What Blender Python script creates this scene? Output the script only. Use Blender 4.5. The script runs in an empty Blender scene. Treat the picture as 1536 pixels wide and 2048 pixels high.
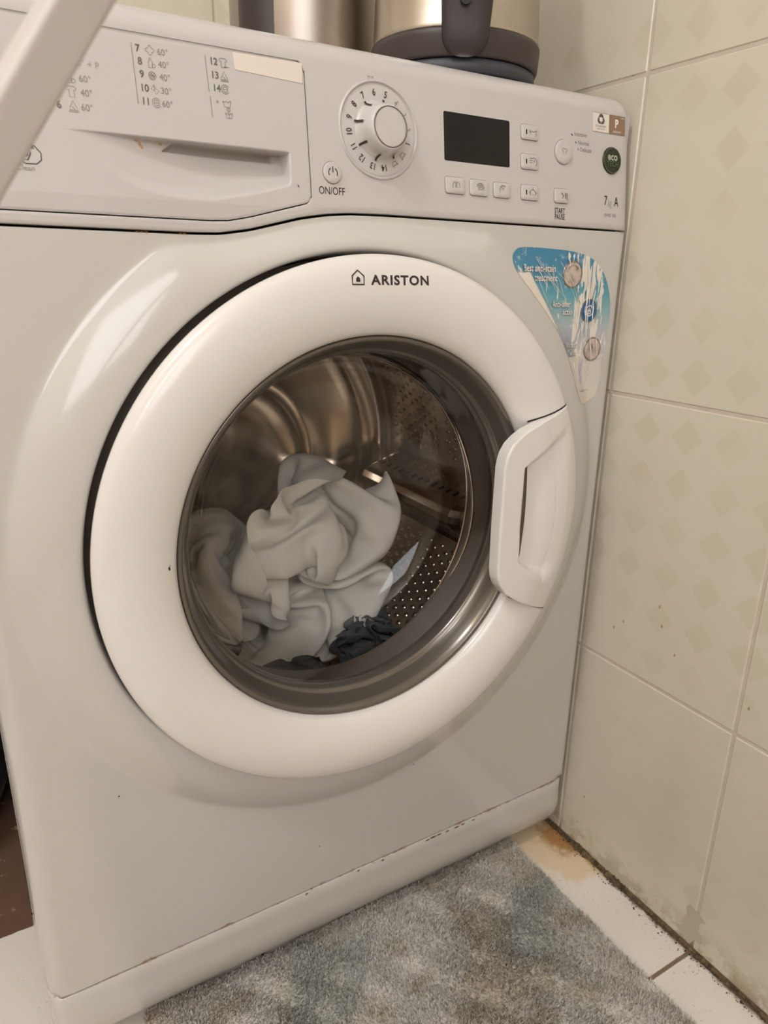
import bpy, bmesh, math, random
import numpy as np
from mathutils import Vector, Matrix, noise
from mathutils.geometry import tessellate_polygon

S = bpy.context.scene
C = bpy.context.collection
random.seed(4)
RNG = np.random.RandomState(7)
PI = math.pi

# ------------------------------------------------------------------ camera
cd = bpy.data.cameras.new('camera')
cam = bpy.data.objects.new('camera', cd)
C.objects.link(cam)
X = Vector((0.8611394, -0.50808278, 0.01705353))
U = Vector((0.14569118, 0.27878973, 0.94923673))
F = Vector((0.48704518, 0.8149406, -0.3141))
Mx = Matrix((X, U, -F)).transposed().to_4x4()
Mx.translation = Vector((0.0118, -0.5221, 0.6840))
cam.matrix_world = Mx
cd.sensor_fit = 'VERTICAL'
cd.sensor_height = 36.0
cd.sensor_width = 27.0
cd.lens = 1422.84 / 2048 * 36.0
cd.clip_start = 0.01
cd.clip_end = 30
cd.dof.use_dof = True
cd.dof.focus_distance = 0.60
cd.dof.aperture_fstop = 11.0
S.camera = cam

# ------------------------------------------------------------------ view, world, lamps
S.view_settings.view_transform = 'Standard'
S.view_settings.look = 'None'
S.view_settings.gamma = 1
S.view_settings.use_curve_mapping = False
S.view_settings.exposure = -0.08
w = bpy.data.worlds.new('world')
S.world = w
w.use_nodes = True
w.node_tree.nodes['Background'].inputs[0].default_value = (0.9, 0.86, 0.8, 1)
w.node_tree.nodes['Background'].inputs[1].default_value = 0.05
S.cycles.max_bounces = 10
S.cycles.transparent_max_bounces = 16
S.cycles.diffuse_bounces = 5
S.cycles.glossy_bounces = 5
S.cycles.caustics_reflective = True
S.cycles.sample_clamp_indirect = 6.0

LAMP = Vector((-0.95, -0.55, 2.22))
LAMP_POWER = 31.0
FILL_STRENGTH = 4.7

# ------------------------------------------------------------------ helpers
def lin(c):
    return tuple(((v / 255) / 12.92 if v / 255 <= 0.04045 else ((v / 255 + 0.055) / 1.055) ** 2.4) for v in c) + (1,)

class NT:
    def __init__(s, name):
        s.m = bpy.data.materials.new(name)
        s.m.use_nodes = True
        s.t = s.m.node_tree
        s.p = s.t.nodes['Principled BSDF']
    def n(s, kind, **kw):
        q = s.t.nodes.new(kind)
        for k, v in kw.items():
            if k.startswith('_'):
                setattr(q, k[1:], v)
            else:
                key = k.replace('__', ' ')
                if key in q.inputs:
                    s.put(q.inputs[key], v)
        return q
    def put(s, sock, v):
        if isinstance(v, bpy.types.NodeSocket):
            s.t.links.new(v, sock)
        else:
            sock.default_value = v
    def math(s, op, a, b=0.0, c=None, clamp=False):
        q = s.t.nodes.new('ShaderNodeMath'); q.operation = op; q.use_clamp = clamp
        s.put(q.inputs[0], a); s.put(q.inputs[1], b)
        if c is not None: s.put(q.inputs[2], c)
        return q.outputs[0]
    def mix(s, f, a, b):
        q = s.t.nodes.new('ShaderNodeMix'); q.data_type = 'RGBA'
        s.put(q.inputs[0], f); s.put(q.inputs[6], a); s.put(q.inputs[7], b)
        return q.outputs[2]
    def ss(s, v, a, b):                       # smoothstep a..b -> 0..1
        q = s.t.nodes.new('ShaderNodeMapRange'); q.interpolation_type = 'SMOOTHSTEP'
        s.put(q.inputs[0], v); q.inputs[1].default_value = a; q.inputs[2].default_value = b
        return q.outputs[0]
    def noise(s, vec, scale, detail=3.0, rough=0.5, dist=0.0):
        q = s.t.nodes.new('ShaderNodeTexNoise')
        s.put(q.inputs['Vector'], vec); q.inputs['Scale'].default_value = scale
        q.inputs['Detail'].default_value = detail; q.inputs['Roughness'].default_value = rough
        q.inputs['Distortion'].default_value = dist
        return q.outputs[0]
    def vmul(s, vec, k):
        q = s.t.nodes.new('ShaderNodeVectorMath'); q.operation = 'MULTIPLY'
        s.put(q.inputs[0], vec); q.inputs[1].default_value = k
        return q.outputs[0]
    def dist(s, vec, k):
        q = s.t.nodes.new('ShaderNodeVectorMath'); q.operation = 'DISTANCE'
        s.put(q.inputs[0], vec); q.inputs[1].default_value = k
        return q.outputs['Value']
    def pos(s):
        return s.t.nodes.new('ShaderNodeNewGeometry').outputs['Position']
    def objc(s):
        return s.t.nodes.new('ShaderNodeTexCoord').outputs['Object']
    def xyz(s, v):
        q = s.t.nodes.new('ShaderNodeSeparateXYZ'); s.put(q.inputs[0], v); return q.outputs
    def bump(s, h, strength, distance=0.001):
        q = s.t.nodes.new('ShaderNodeBump'); q.inputs['Strength'].default_value = strength
        q.inputs['Distance'].default_value = distance; s.put(q.inputs['Height'], h)
        s.t.links.new(q.outputs[0], s.p.inputs['Normal'])
    def set(s, color=None, rough=0.5, metal=0.0, coat=0.0, spec=0.5):
        if color is not None: s.put(s.p.inputs['Base Color'], color)
        s.put(s.p.inputs['Roughness'], rough); s.put(s.p.inputs['Metallic'], metal)
        s.p.inputs['Coat Weight'].default_value = coat; s.p.inputs['Coat Roughness'].default_value = 0.08
        s.put(s.p.inputs['Specular IOR Level'], spec)
        return s.m

def simple(name, rgb, rough=0.5, metal=0.0, coat=0.0, spec=0.5):
    return NT(name).set(lin(rgb), rough, metal, coat, spec)

def link(name, me, mat=None, parent=None, smooth=True, stuff=False):
    o = bpy.data.objects.new(name, me)
    C.objects.link(o)
    if mat: me.materials.append(mat)
    if smooth: me.shade_smooth()
    if parent: o.parent = parent
    if stuff: o['kind'] = 'stuff'
    return o

def mesh(name, V, Fc, mat=None, parent=None, smooth=True, merge=None, stuff=False):
    me = bpy.data.meshes.new(name)
    me.from_pydata([tuple(v) for v in V], [], Fc)
    if merge:
        bm = bmesh.new(); bm.from_mesh(me)
        bmesh.ops.remove_doubles(bm, verts=bm.verts, dist=merge)
        bm.to_mesh(me); bm.free()
    me.validate(); me.update()
    return link(name, me, mat, parent, smooth, stuff)

def from_bm(name, bm, mat=None, parent=None, smooth=False, stuff=False):
    me = bpy.data.meshes.new(name); bm.to_mesh(me); bm.free()
    return link(name, me, mat, parent, smooth, stuff)

def box_bm(x0, x1, y0, y1, z0, z1, bev=0.0, seg=2, bm=None):
    b = bmesh.new()
    bmesh.ops.create_cube(b, size=1)
    for v in b.verts:
        v.co = Vector(((x0 + x1) / 2 + v.co.x * (x1 - x0), (y0 + y1) / 2 + v.co.y * (y1 - y0), (z0 + z1) / 2 + v.co.z * (z1 - z0)))
    if bev: bmesh.ops.bevel(b, geom=b.edges[:], offset=bev, segments=seg, affect='EDGES', profile=0.5)
    if bm is not None:
        me = bpy.data.meshes.new('t'); b.to_mesh(me); bm.from_mesh(me); bpy.data.meshes.remove(me); b.free()
        return bm
    return b

def grid_faces(nr, nc, wrap=False):
    Fc = []
    for r in range(nr - 1):
        for c in range(nc if wrap else nc - 1):
            c2 = (c + 1) % nc
            Fc.append((r * nc + c, r * nc + c2, (r + 1) * nc + c2, (r + 1) * nc + c))
    return Fc

def revolve_y(name, prof, cx, cz, mat, parent, n=160, smooth=True, warp=None):
    V = []
    for r, y in prof:
        for k in range(n):
            a = 2 * PI * k / n
            V.append((cx + r * math.cos(a), y + (warp(r, a) if warp else 0), cz + r * math.sin(a)))
    return mesh(name, V, grid_faces(len(prof), n, True), mat, parent, smooth)

def revolve_z(name, prof, cx, cy, mat, parent, n=96, smooth=True, sharp=False):
    V = []
    for r, z in prof:
        for k in range(n):
            a = 2 * PI * k / n
            V.append((cx + r * math.cos(a), cy + r * math.sin(a), z))
    o = mesh(name, V, grid_faces(len(prof), n, True), mat, parent, smooth)
    return o

def sstep(a, b, x):
    t = min(1, max(0, (x - a) / (b - a))); return t * t * (3 - 2 * t)

def empty(name, loc, label, cat, group=None):
    o = bpy.data.objects.new(name, None); C.objects.link(o); o.location = loc
    o['label'] = label; o['category'] = cat
    o.empty_display_size = 0.05
    if group: o['group'] = group
    bpy.context.view_layer.update()
    return o

def tag(o, label, cat, group=None):
    o['label'] = label; o['category'] = cat
    if group: o['group'] = group
    return o

# polygon (x,z) plate lying on a surface y = surf(x,z), top raised by h towards the viewer (-y)
def plate(name, outline, surf, h, mat, parent, holes=(), thick=None, bevel=0.0, smooth=False):
    thick = h if thick is None else thick
    loops = [outline] + list(holes)
    tri = tessellate_polygon([[Vector((x, z, 0)) for x, z in lp] for lp in loops])
    flat = [p for lp in loops for p in lp]
    n = len(flat)
    V = [(x, surf(x, z) - h, z) for x, z in flat] + [(x, surf(x, z) - h + thick, z) for x, z in flat]
    Fc = [tuple(t) for t in tri]
    b = 0
    for lp in loops:
        m = len(lp)
        for i in range(m):
            j = (i + 1) % m
            Fc.append((b + i, b + j, n + b + j, n + b + i))
        b += m
    me = bpy.data.meshes.new(name); me.from_pydata(V, [], Fc); me.update()
    bm = bmesh.new(); bm.from_mesh(me)
    bmesh.ops.recalc_face_normals(bm, faces=bm.faces)
    bm.to_mesh(me); bm.free()
    return link(name, me, mat, parent, smooth)

def rrect(x0, x1, z0, z1, r, n=5):
    P = []
    for cx, cz, a0 in ((x1 - r, z1 - r, 0), (x0 + r, z1 - r, 90), (x0 + r, z0 + r, 180), (x1 - r, z0 + r, 270)):
        for k in range(n + 1):
            a = math.radians(a0 + 90 * k / n); P.append((cx + r * math.cos(a), cz + r * math.sin(a)))
    return P

def circ(cx, cz, r, n=32, a0=0, a1=360, rz=None):
    full = abs(a1 - a0) >= 360
    m = n if full else n + 1
    return [(cx + r * math.cos(math.radians(a0 + (a1 - a0) * k / n)), cz + (rz or r) * math.sin(math.radians(a0 + (a1 - a0) * k / n))) for k in range(m)]

# thin printed line(s): list of polylines, each drawn as a flat ribbon just above the surface
def strokes(name, lines, width, surf, mat, parent, h=0.00025):
    V = []; Fc = []
    for L in lines:
        closed = len(L) > 3 and L[0] == L[-1]
        P = [Vector(p) for p in L]
        m = len(P)
        for i in range(m):
            if closed and i in (0, m - 1): d = P[1] - P[-2]
            else: d = P[min(i + 1, m - 1)] - P[max(i - 1, 0)]
            if d.length < 1e-9: d = Vector((1, 0))
            d.normalize(); nrm = Vector((-d.y, d.x)) * width / 2
            for q in (P[i] + nrm, P[i] - nrm):
                V.append((q.x, surf(q.x, q.y) - h, q.y))
        b = len(V) - 2 * m
        for i in range(m - 1):
            Fc.append((b + 2 * i, b + 2 * i + 1, b + 2 * i + 3, b + 2 * i + 2))
    return mesh(name, V, Fc, mat, parent, False)

def text(name, body, x, z, size, surf, mat, parent, sx=1.0, align='CENTER', bold=0.0, rot=0.0, h=0.00025, spacing=1.0, shear=0.0):
    cu = bpy.data.curves.new('t', 'FONT'); cu.body = body; cu.size = size
    cu.align_x = align; cu.align_y = 'CENTER'; cu.offset = bold; cu.space_character = spacing; cu.shear = shear
    cu.resolution_u = 3
    o = bpy.data.objects.new('t', cu); C.objects.link(o)
    dg = bpy.context.evaluated_depsgraph_get()
    me = bpy.data.meshes.new_from_object(o.evaluated_get(dg))
    bpy.data.objects.remove(o); bpy.data.curves.remove(cu)
    ca, sa = math.cos(math.radians(rot)), math.sin(math.radians(rot))
    for v in me.vertices:
        px, pz = v.co.x * sx, v.co.y
        qx, qz = x + px * ca - pz * sa, z + px * sa + pz * ca
        v.co = (qx, surf(qx, qz) - h, qz)
    me.materials.clear()
    return link(name, me, mat, parent, False)

# ------------------------------------------------------------------ materials
def wall_tile_mat():
    t = NT('glazed_wall_tile')
    P = t.pos(); O = t.objc()
    px, py, pz = t.xyz(P)[0:3]
    ox, oy, oz = t.xyz(O)[0:3]
    u = t.math('FRACT', t.math('MULTIPLY_ADD', oy, 1 / 0.0470, 0.5)); v = t.math('FRACT', t.math('MULTIPLY', oz, 1 / 0.0480))
    a = t.math('ADD', t.math('ABSOLUTE', t.math('SUBTRACT', u, 0.5)), t.math('ABSOLUTE', t.math('SUBTRACT', v, 0.5)))
    dia = t.ss(a, 0.40, 0.33)
    big = t.ss(t.noise(P, 9, 2), 0.38, 0.62)
    m1 = t.math('MULTIPLY', dia, t.math('MULTIPLY_ADD', big, 0.34, 0.08))
    base = t.mix(t.noise(P, 5, 4), lin((205, 197, 180)), lin((210, 203, 187)))
    col = t.mix(m1, base, lin((192, 184, 160)))
    # small dirt specks, denser low down
    vor = t.n('ShaderNodeTexVoronoi'); t.put(vor.inputs['Vector'], t.vmul(P, (1, 1, 0.6))); vor.inputs['Scale'].default_value = 62
    sp = t.ss(vor.outputs['Distance'], 0.085, 0.055)
    gate = t.ss(t.noise(P, 14, 2), 0.60, 0.70)
    sp = t.math('MULTIPLY', t.math('MULTIPLY', sp, gate), 0.7)
    col = t.mix(sp, col, lin((120, 90, 50)))
    low = t.math('MULTIPLY', t.ss(pz, 0.05, 0.0), t.ss(t.noise(P, 40, 4, 0.7), 0.42, 0.6))
    col = t.mix(t.math('MULTIPLY', low, 0.55), col, lin((128, 104, 66)))
    return t.set(col, 0.24, 0, 0, 0.45)

def floor_tile_mat():
    t = NT('glazed_floor_tile')
    P = t.pos(); px, py, pz = t.xyz(P)[0:3]
    col = t.mix(t.noise(P, 8, 5, 0.6), lin((233, 226, 219)), lin((222, 214, 205)))
    sp = t.ss(t.noise(t.vmul(P, (1, 1.8, 1)), 210, 3, 0.6), 0.62, 0.70)
    sp = t.math('MULTIPLY', sp, t.math('MULTIPLY_ADD', t.ss(t.noise(P, 16, 2), 0.4, 0.6), 0.5, 0.1))
    col = t.mix(sp, col, lin((150, 125, 98)))
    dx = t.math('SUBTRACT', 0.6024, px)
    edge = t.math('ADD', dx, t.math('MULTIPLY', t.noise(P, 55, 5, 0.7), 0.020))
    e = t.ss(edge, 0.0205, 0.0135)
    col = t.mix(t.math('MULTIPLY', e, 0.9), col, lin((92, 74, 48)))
    d = t.dist(P, (0.600, -0.008, 0.0))
    d = t.math('ADD', d, t.math('MULTIPLY', t.noise(P, 28, 5, 0.65), 0.08))
    r1 = t.ss(d, 0.118, 0.096)
    col = t.mix(t.math('MULTIPLY', r1, 0.55), col, lin((216, 184, 122)))
    r2 = t.ss(d, 0.082, 0.058)
    col = t.mix(t.math('MULTIPLY', r2, 0.85), col, lin((158, 106, 40)))
    return t.set(col, 0.35, 0, 0, 0.4)

def grout_mat():
    t = NT('grout'); P = t.pos()
    col = t.mix(t.noise(P, 60, 4), lin((206, 194, 182)), lin((184, 170, 156)))
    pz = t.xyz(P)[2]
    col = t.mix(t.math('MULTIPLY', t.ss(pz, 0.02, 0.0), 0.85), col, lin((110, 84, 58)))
    return t.set(col, 0.9)

M_TILE = wall_tile_mat(); M_FLOOR = floor_tile_mat(); M_GROUT = grout_mat()
M_CEIL = simple('ceiling_paint', (236, 234, 230), 0.9)
M_FARWALL = simple('far_wall_tile', (222, 208, 186), 0.4)

def enamel():
    t = NT('white_enamel'); P = t.pos(); px, py, pz = t.xyz(P)[0:3]
    col = t.mix(t.noise(P, 3, 2), lin((200, 198, 194)), lin((197, 194, 189)))
    vor = t.n('ShaderNodeTexVoronoi'); t.put(vor.inputs['Vector'], P); vor.inputs['Scale'].default_value = 30
    sp = t.ss(vor.outputs['Distance'], 0.050, 0.030)
    gate = t.ss(t.noise(P, 11, 2), 0.60, 0.66)
    low = t.math('MULTIPLY_ADD', t.ss(pz, 0.5, 0.1), 0.7, 0.25)
    sp = t.math('MULTIPLY', t.math('MULTIPLY', sp, gate), low)
    col = t.mix(sp, col, lin((150, 120, 84)))
    # grime and rust along the plinth seam
    ds = t.math('ABSOLUTE', t.math('SUBTRACT', pz, 0.0895))
    n1 = t.noise(t.vmul(P, (1, 1, 1.5)), 42, 5, 0.7)
    sm = t.ss(t.math('ADD', ds, t.math('MULTIPLY', n1, 0.022)), 0.0130, 0.0095)
    col = t.mix(t.math('MULTIPLY', sm, 0.8), col, lin((150, 104, 56)))
    bl = t.math('MULTIPLY', t.ss(pz, 0.088, 0.0), t.ss(t.noise(P, 26, 5, 0.65), 0.56, 0.68))
    col = t.mix(t.math('MULTIPLY', bl, 0.35), col, lin((178, 156, 112)))
    return t.set(col, 0.2, 0, 0.5, 0.45)
M_WHITE = enamel()
M_PLASTIC = simple('white_plastic', (196, 192, 190), 0.3, 0, 0.15)
M_DOORW = simple('door_white_plastic', (226, 223, 220), 0.23, 0, 0.3)
M_SEAM = simple('dark_gap', (32, 26, 22), 0.9)
M_SHELL = simple('grey_side_sheet', (190, 184, 186), 0.35)
M_PRINT = simple('dark_print', (52, 44, 42), 0.6)
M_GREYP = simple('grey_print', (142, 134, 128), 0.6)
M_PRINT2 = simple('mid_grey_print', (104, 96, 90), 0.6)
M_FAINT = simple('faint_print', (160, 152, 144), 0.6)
M_GREENP = simple('green_grey_print', (104, 116, 100), 0.6)
M_DISPLAY = simple('black_display', (22, 18, 17), 0.35, 0, 0.0, 0.3)
M_TRIM = simple('smoked_chrome_trim', (112, 106, 98), 0.2, 0.5)
M_RUBBER = simple('grey_rubber', (112, 102, 94), 0.42, 0.0, 0.0, 0.5)

def steel_mat(name, rgb, rough, aniso_vec=(1, 1, 60), amt=0.12):
    t = NT(name); O = t.objc()
    n = t.noise(t.vmul(O, aniso_vec), 40, 4, 0.6)
    r = t.math('MULTIPLY_ADD', n, amt, rough - amt / 2)
    t.bump(n, 0.05, 0.0004)
    return t.set(lin(rgb), r, 1.0)
M_DRUM = steel_mat('drum_steel', (240, 231, 220), 0.2, (6, 1, 6), 0.1)
M_LIP = simple('polished_steel', (215, 200, 185), 0.15, 1.0)
M_HOLE = simple('drum_hole_dark', (20, 17, 15), 0.8)

def glass_mat():
    m = bpy.data.materials.new('smoky_door_glass'); m.use_nodes = True
    t = m.node_tree; t.nodes.clear()
    out = t.nodes.new('ShaderNodeOutputMaterial')
    tr = t.nodes.new('ShaderNodeBsdfTransparent'); tr.inputs[0].default_value = (0.97, 0.965, 0.955, 1)
    gl = t.nodes.new('ShaderNodeBsdfGlossy'); gl.inputs['Roughness'].default_value = 0.03; gl.inputs[0].default_value = (0.95, 0.95, 0.95, 1)
    fr = t.nodes.new('ShaderNodeFresnel'); fr.inputs[0].default_value = 1.5
    mx = t.nodes.new('ShaderNodeMixShader')
    t.links.new(fr.outputs[0], mx.inputs[0]); t.links.new(tr.outputs[0], mx.inputs[1]); t.links.new(gl.outputs[0], mx.inputs[2])
    t.links.new(mx.outputs[0], out.inputs[0])
    return m
M_GLASS = glass_mat()

def cloth_mat(name, a, b):
    t = NT(name); P = t.pos()
    col = t.mix(t.noise(P, 9, 3), lin(a), lin(b))
    t.bump(t.noise(P, 900, 2), 0.25, 0.0004)
    m = t.set(col, 0.9, 0, 0, 0.2)
    t.p.inputs['Sheen Weight'].default_value = 0.1
    return m
M_CLOTH = cloth_mat('white_cotton', (246, 243, 237), (242, 237, 228))
M_CLOTH2 = cloth_mat('slate_cotton', (98, 104, 108), (84, 90, 96))
M_CLOTH3 = cloth_mat('dark_cotton', (52, 48, 50), (40, 38, 42))
M_CLOTH4 = cloth_mat('beige_cotton', (206, 184, 156), (190, 168, 138))

# ------------------------------------------------------------------ room
WX = 0.6024          # right wall
BY = 0.6300          # back wall
LX, RY, CZ = -1.35, -1.75, 2.42

def struct(o):
    o['kind'] = 'structure'; return o

ROWS = [(0.0035, 0.2714), (0.2744, 0.5706), (0.5736, 0.8651), (0.8681, 1.1640), (1.1670, 1.4600)]
def tile_mesh(w_, h_, axis):
    b = box_bm(-0.004, 0.0, -w_ / 2, w_ / 2, -h_ / 2, h_ / 2, 0.0012, 1)
    me = bpy.data.meshes.new('wall_tile'); b.to_mesh(me); b.free(); me.materials.append(M_TILE)
    return me
wall_r = struct(mesh('wall_right', [(WX + 0.0010, RY, 0), (WX + 0.0010, BY + 0.004, 0), (WX + 0.0010, BY + 0.004, CZ), (WX + 0.0010, RY, CZ),
                                    (WX + 0.08, RY, 0), (WX + 0.08, BY + 0.004, 0), (WX + 0.08, BY + 0.004, CZ), (WX + 0.08, RY, CZ)],
                     [(0, 1, 2, 3), (7, 6, 5, 4), (0, 4, 5, 1), (3, 2, 6, 7), (0, 3, 7, 4), (1, 5, 6, 2)], M_GROUT, None, False))
wall_b = struct(mesh('wall_back', [(LX, BY + 0.0025, 0), (WX + 0.08, BY + 0.0025, 0), (WX + 0.08, BY + 0.0025, CZ), (LX, BY + 0.0025, CZ),
                                   (LX, BY + 0.08, 0), (WX + 0.08, BY + 0.08, 0), (WX + 0.08, BY + 0.08, CZ), (LX, BY + 0.08, CZ)],
                     [(3, 2, 1, 0), (4, 5, 6, 7), (0, 1, 5, 4), (3, 7, 6, 2), (0, 4, 7, 3), (1, 2, 6, 5)], M_GROUT, None, False))
rowmesh = [tile_mesh(0.1970, b - a, 0) for a, b in ROWS]
for i, (a, b) in enumerate(ROWS):
    for k in range(-5, 3):
        y0 = 0.0045 + 0.2 * k
        o = bpy.data.objects.new('wall_tile', rowmesh[i]); C.objects.link(o); o.parent = wall_r
        o.location = (WX + 0.0040 - 0.0040, y0 + 0.1, (a + b) / 2)
        o.location.x = WX + 0.004
        o.rotation_euler = (0, 0, 0)
for i, (a, b) in enumerate(ROWS):
    for k in range(1, 6):
        x1 = WX - 0.2 * (k - 1)
        o = bpy.data.objects.new('wall_tile', rowmesh[i]); C.objects.link(o); o.parent = wall_b
        o.location = (x1 - 0.1, BY + 0.004, (a + b) / 2)
        o.rotation_euler = (0, 0, PI / 2)

fl = struct(from_bm('floor', box_bm(LX - 0.08, WX + 0.08, RY - 0.08, BY + 0.08, -0.08, -0.0022), M_GROUT))
ft = bpy.data.meshes.new('floor_tile'); b = box_bm(-0.198, 0.198, -0.198, 0.198, -0.006, 0.0, 0.0014, 1); b.to_mesh(ft); b.free(); ft.materials.append(M_FLOOR)
for i in range(3):
    for j in range(-3, 2):
        o = bpy.data.objects.new('floor_tile', ft); C.objects.link(o); o.parent = fl
        o.location = (WX - 0.0015 - 0.2 - 0.4 * i, 0.0035 + 0.4 * j, 0)
struct(from_bm('wall_left', box_bm(LX - 0.08, LX, RY, BY + 0.08, 0, CZ), M_FARWALL))
struct(from_bm('wall_front', box_bm(LX - 0.08, WX + 0.08, RY - 0.08, RY, 0, CZ), M_FARWALL))
struct(from_bm('ceiling', box_bm(LX - 0.08, WX + 0.08, RY - 0.08, BY + 0.08, CZ, CZ + 0.08), M_CEIL))

# window added behind the photographer as unseen fill light: glowing pane in white frame
def fill_window():
    x0, x1, z0, z1 = -1.20, -0.10, 1.00, 2.10; y = RY
    bm = bmesh.new()
    for a in ((x0 - .05, x1 + .05, z0 - .05, z0), (x0 - .05, x1 + .05, z1, z1 + .05), (x0 - .05, x0, z0, z1), (x1, x1 + .05, z0, z1)):
        box_bm(a[0], a[1], y, y + 0.03, a[2], a[3], 0, bm=bm)
    fr = struct(from_bm('fill_window_1', bm, simple('fill_frame_white', (232, 230, 226), 0.4)))
    m = bpy.data.materials.new('fill_light_pane'); m.use_nodes = True; p = m.node_tree.nodes['Principled BSDF']
    p.inputs['Base Color'].default_value = (0.8, 0.8, 0.8, 1); p.inputs['Emission Color'].default_value = (0.93, 0.95, 1.0, 1); p.inputs['Emission Strength'].default_value = FILL_STRENGTH
    from_bm('pane', box_bm(x0, x1, y + 0.006, y + 0.012, z0, z1), m, fr)
fill_window()

# ceiling lamp: round opal shade
def lamp():
    t = empty('ceiling_lamp', (LAMP.x, LAMP.y, CZ), 'round white opal ceiling lamp above and left of the washing machine', 'lamp')
    m = bpy.data.materials.new('lit_opal'); m.use_nodes = True; nt = m.node_tree
    p = nt.nodes['Principled BSDF']; p.inputs['Base Color'].default_value = (0.9, 0.9, 0.9, 1)
    p.inputs['Emission Color'].default_value = (1.0, 0.98, 0.97, 1); p.inputs['Emission Strength'].default_value = 2.0
    pr = [(0.001, -0.095), (0.05, -0.09), (0.085, -0.07), (0.10, -0.045), (0.10, -0.012)]
    o = revolve_z('lamp_shade', pr, 0, 0, m, t, 40); 
    o2 = revolve_z('lamp_base', [(0.001, -0.012), (0.11, -0.012), (0.11, 0.0), (0.001, 0.0)], 0, 0, M_PLASTIC, t, 40, False)
    l = bpy.data.lights.new('lamp_bulb', 'POINT'); l.energy = LAMP_POWER; l.shadow_soft_size = 0.06; l.color = (0.94, 0.97, 1.0)
    lo = bpy.data.objects.new('lamp_bulb', l); C.objects.link(lo); lo.location = LAMP
lamp()

# ------------------------------------------------------------------ washing machine
W = 0.595; D = 0.56
wm = empty('washing_machine', (W / 2, D / 2, 0), 'white front-loading washing machine with laundry in its drum, beside the tiled wall', 'washing machine')
def P_(o):                                     # keep world coordinates although the root sits at the base
    o.matrix_parent_inverse = wm.matrix_world.inverted(); return o
DX, DZ = 0.3003, 0.4705

def py(z):
    if z < 0.7304: return 0.0
    return (z - 0.7304) * 0.0095 / 0.0796
def psurf(x, z): return py(z)
def seam_z(x):
    pts = [(-1, 0.7113), (0.165, 0.7108), (0.185, 0.7114), (0.2075, 0.7149), (0.2468, 0.7245), (0.268, 0.7280), (0.2887, 0.7298), (0.32, 0.7304), (2, 0.7304)]
    for (a, b), (c, d) in zip(pts, pts[1:]):
        if x <= c:
            t = (x - a) / (c - a); return b + (d - b) * t
    return 0.7304

def wedge_shade(rawx):
    return rawx

# front sheet with the raised ring round the door
def bump_h(t):
    if t >= 1.2: return 0.0
    g = 1 - t * t
    return 0.5 * (g + math.sqrt(g * g + 0.01)) / 1.0025 - 0.0056 * t / 1.2
BUMP_W = 0.044; BUMP_H = 0.0150
def front_sheet():
    RH = 0.2342; x0, x1, z0 = 0.0, W, 0.0907
    N = 288
    angs = [2 * PI * k / N for k in range(N)]
    # snap nearest angles to the rectangle's corners
    for cx_, cz_ in ((x0, z0), (x1, z0), (x0, seam_z(x0)), (x1, seam_z(x1))):
        a = math.atan2(cz_ - DZ, cx_ - DX) % (2 * PI)
        i = min(range(N), key=lambda k: abs((angs[k] - a + PI) % (2 * PI) - PI)); angs[i] = a
    def border(a):
        c, s = math.cos(a), math.sin(a); t = 9
        if c > 1e-6: t = min(t, (x1 - DX) / c)
        if c < -1e-6: t = min(t, (x0 - DX) / c)
        if s < -1e-6: t = min(t, (z0 - DZ) / s)
        if s > 1e-6:
            tt = t; 
            for _ in range(8):
                xx = DX + c * min(tt, t); tt = (seam_z(xx) - 0.0016 - DZ) / s
            t = min(t, tt)
        return t
    rings = []
    B = [border(a) for a in angs]
    HB = BUMP_H
    wd = [min(BUMP_W, (b - RH - 0.0015) / 1.2) for b in B]
    def hb(t):   # bump profile 0..1 over its width
        return bump_h(t)
    V = []
    QS = (0.15, 0.3, 0.45, 0.6, 0.75, 0.86, 0.91, 0.94, 0.96, 0.975, 0.985, 0.993, 1.0)
    inner = [(-0.0065, 0.030), (-0.004, 0.004), (-0.0028, -0.008), (-0.0020, -0.0120), (-0.0008, -0.0143), (0.0006, -0.0150)]
    for dr, y in inner:
        for a in angs: V.append((DX + (RH + dr) * math.cos(a), y, DZ + (RH + dr) * math.sin(a)))
    T = [0.06, 0.12, 0.2, 0.3, 0.4, 0.5, 0.6, 0.7, 0.8, 0.86, 0.9, 0.94, 0.98, 1.02, 1.06, 1.1, 1.15, 1.2]
    for t in T:
        for a, wv in zip(angs, wd):
            r = RH + 0.0006 + wv * t; V.append((DX + r * math.cos(a), -HB * hb(t), DZ + r * math.sin(a)))
    for q in QS:
        for a, wv, bb in zip(angs, wd, B):
            r0 = RH + 0.0006 + wv * 1.2; r = r0 + (bb - r0) * q
            V.append([DX + r * math.cos(a), 0.0, DZ + r * math.sin(a)])
    # rounded left and right edges
    Vv = []
    for v in V:
        x, y, z = v
        e = min(1, max(0, (x - (W - 0.007)) / 0.007)); el = min(1, max(0, (0.012 - x) / 0.012))
        Vv.append((x, y + 0.007 * (1 - math.sqrt(max(0, 1 - e * e))) + 0.022 * (1 - math.sqrt(max(0, 1 - el * el))), z))
    nr = len(inner) + len(T) + len(QS)
    return P_(mesh('front_panel', Vv, grid_faces(nr, N, True), M_WHITE, wm, True, 1e-6))
front_sheet()

# shell: sides, back, bottom, top lid
bm = bmesh.new()
box_bm(0.0005, 0.004, 0.020, D, 0.03, 0.838, 0, bm=bm)
box_bm(W - 0.004, W - 0.0005, 0.012, D, 0.03, 0.832, 0, bm=bm)
box_bm(0.0005, W - 0.0005, D - 0.004, D, 0.03, 0.838, 0, bm=bm)
box_bm(0.004, W - 0.004, 0.02, D - 0.004, 0.03, 0.034, 0, bm=bm)
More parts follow.
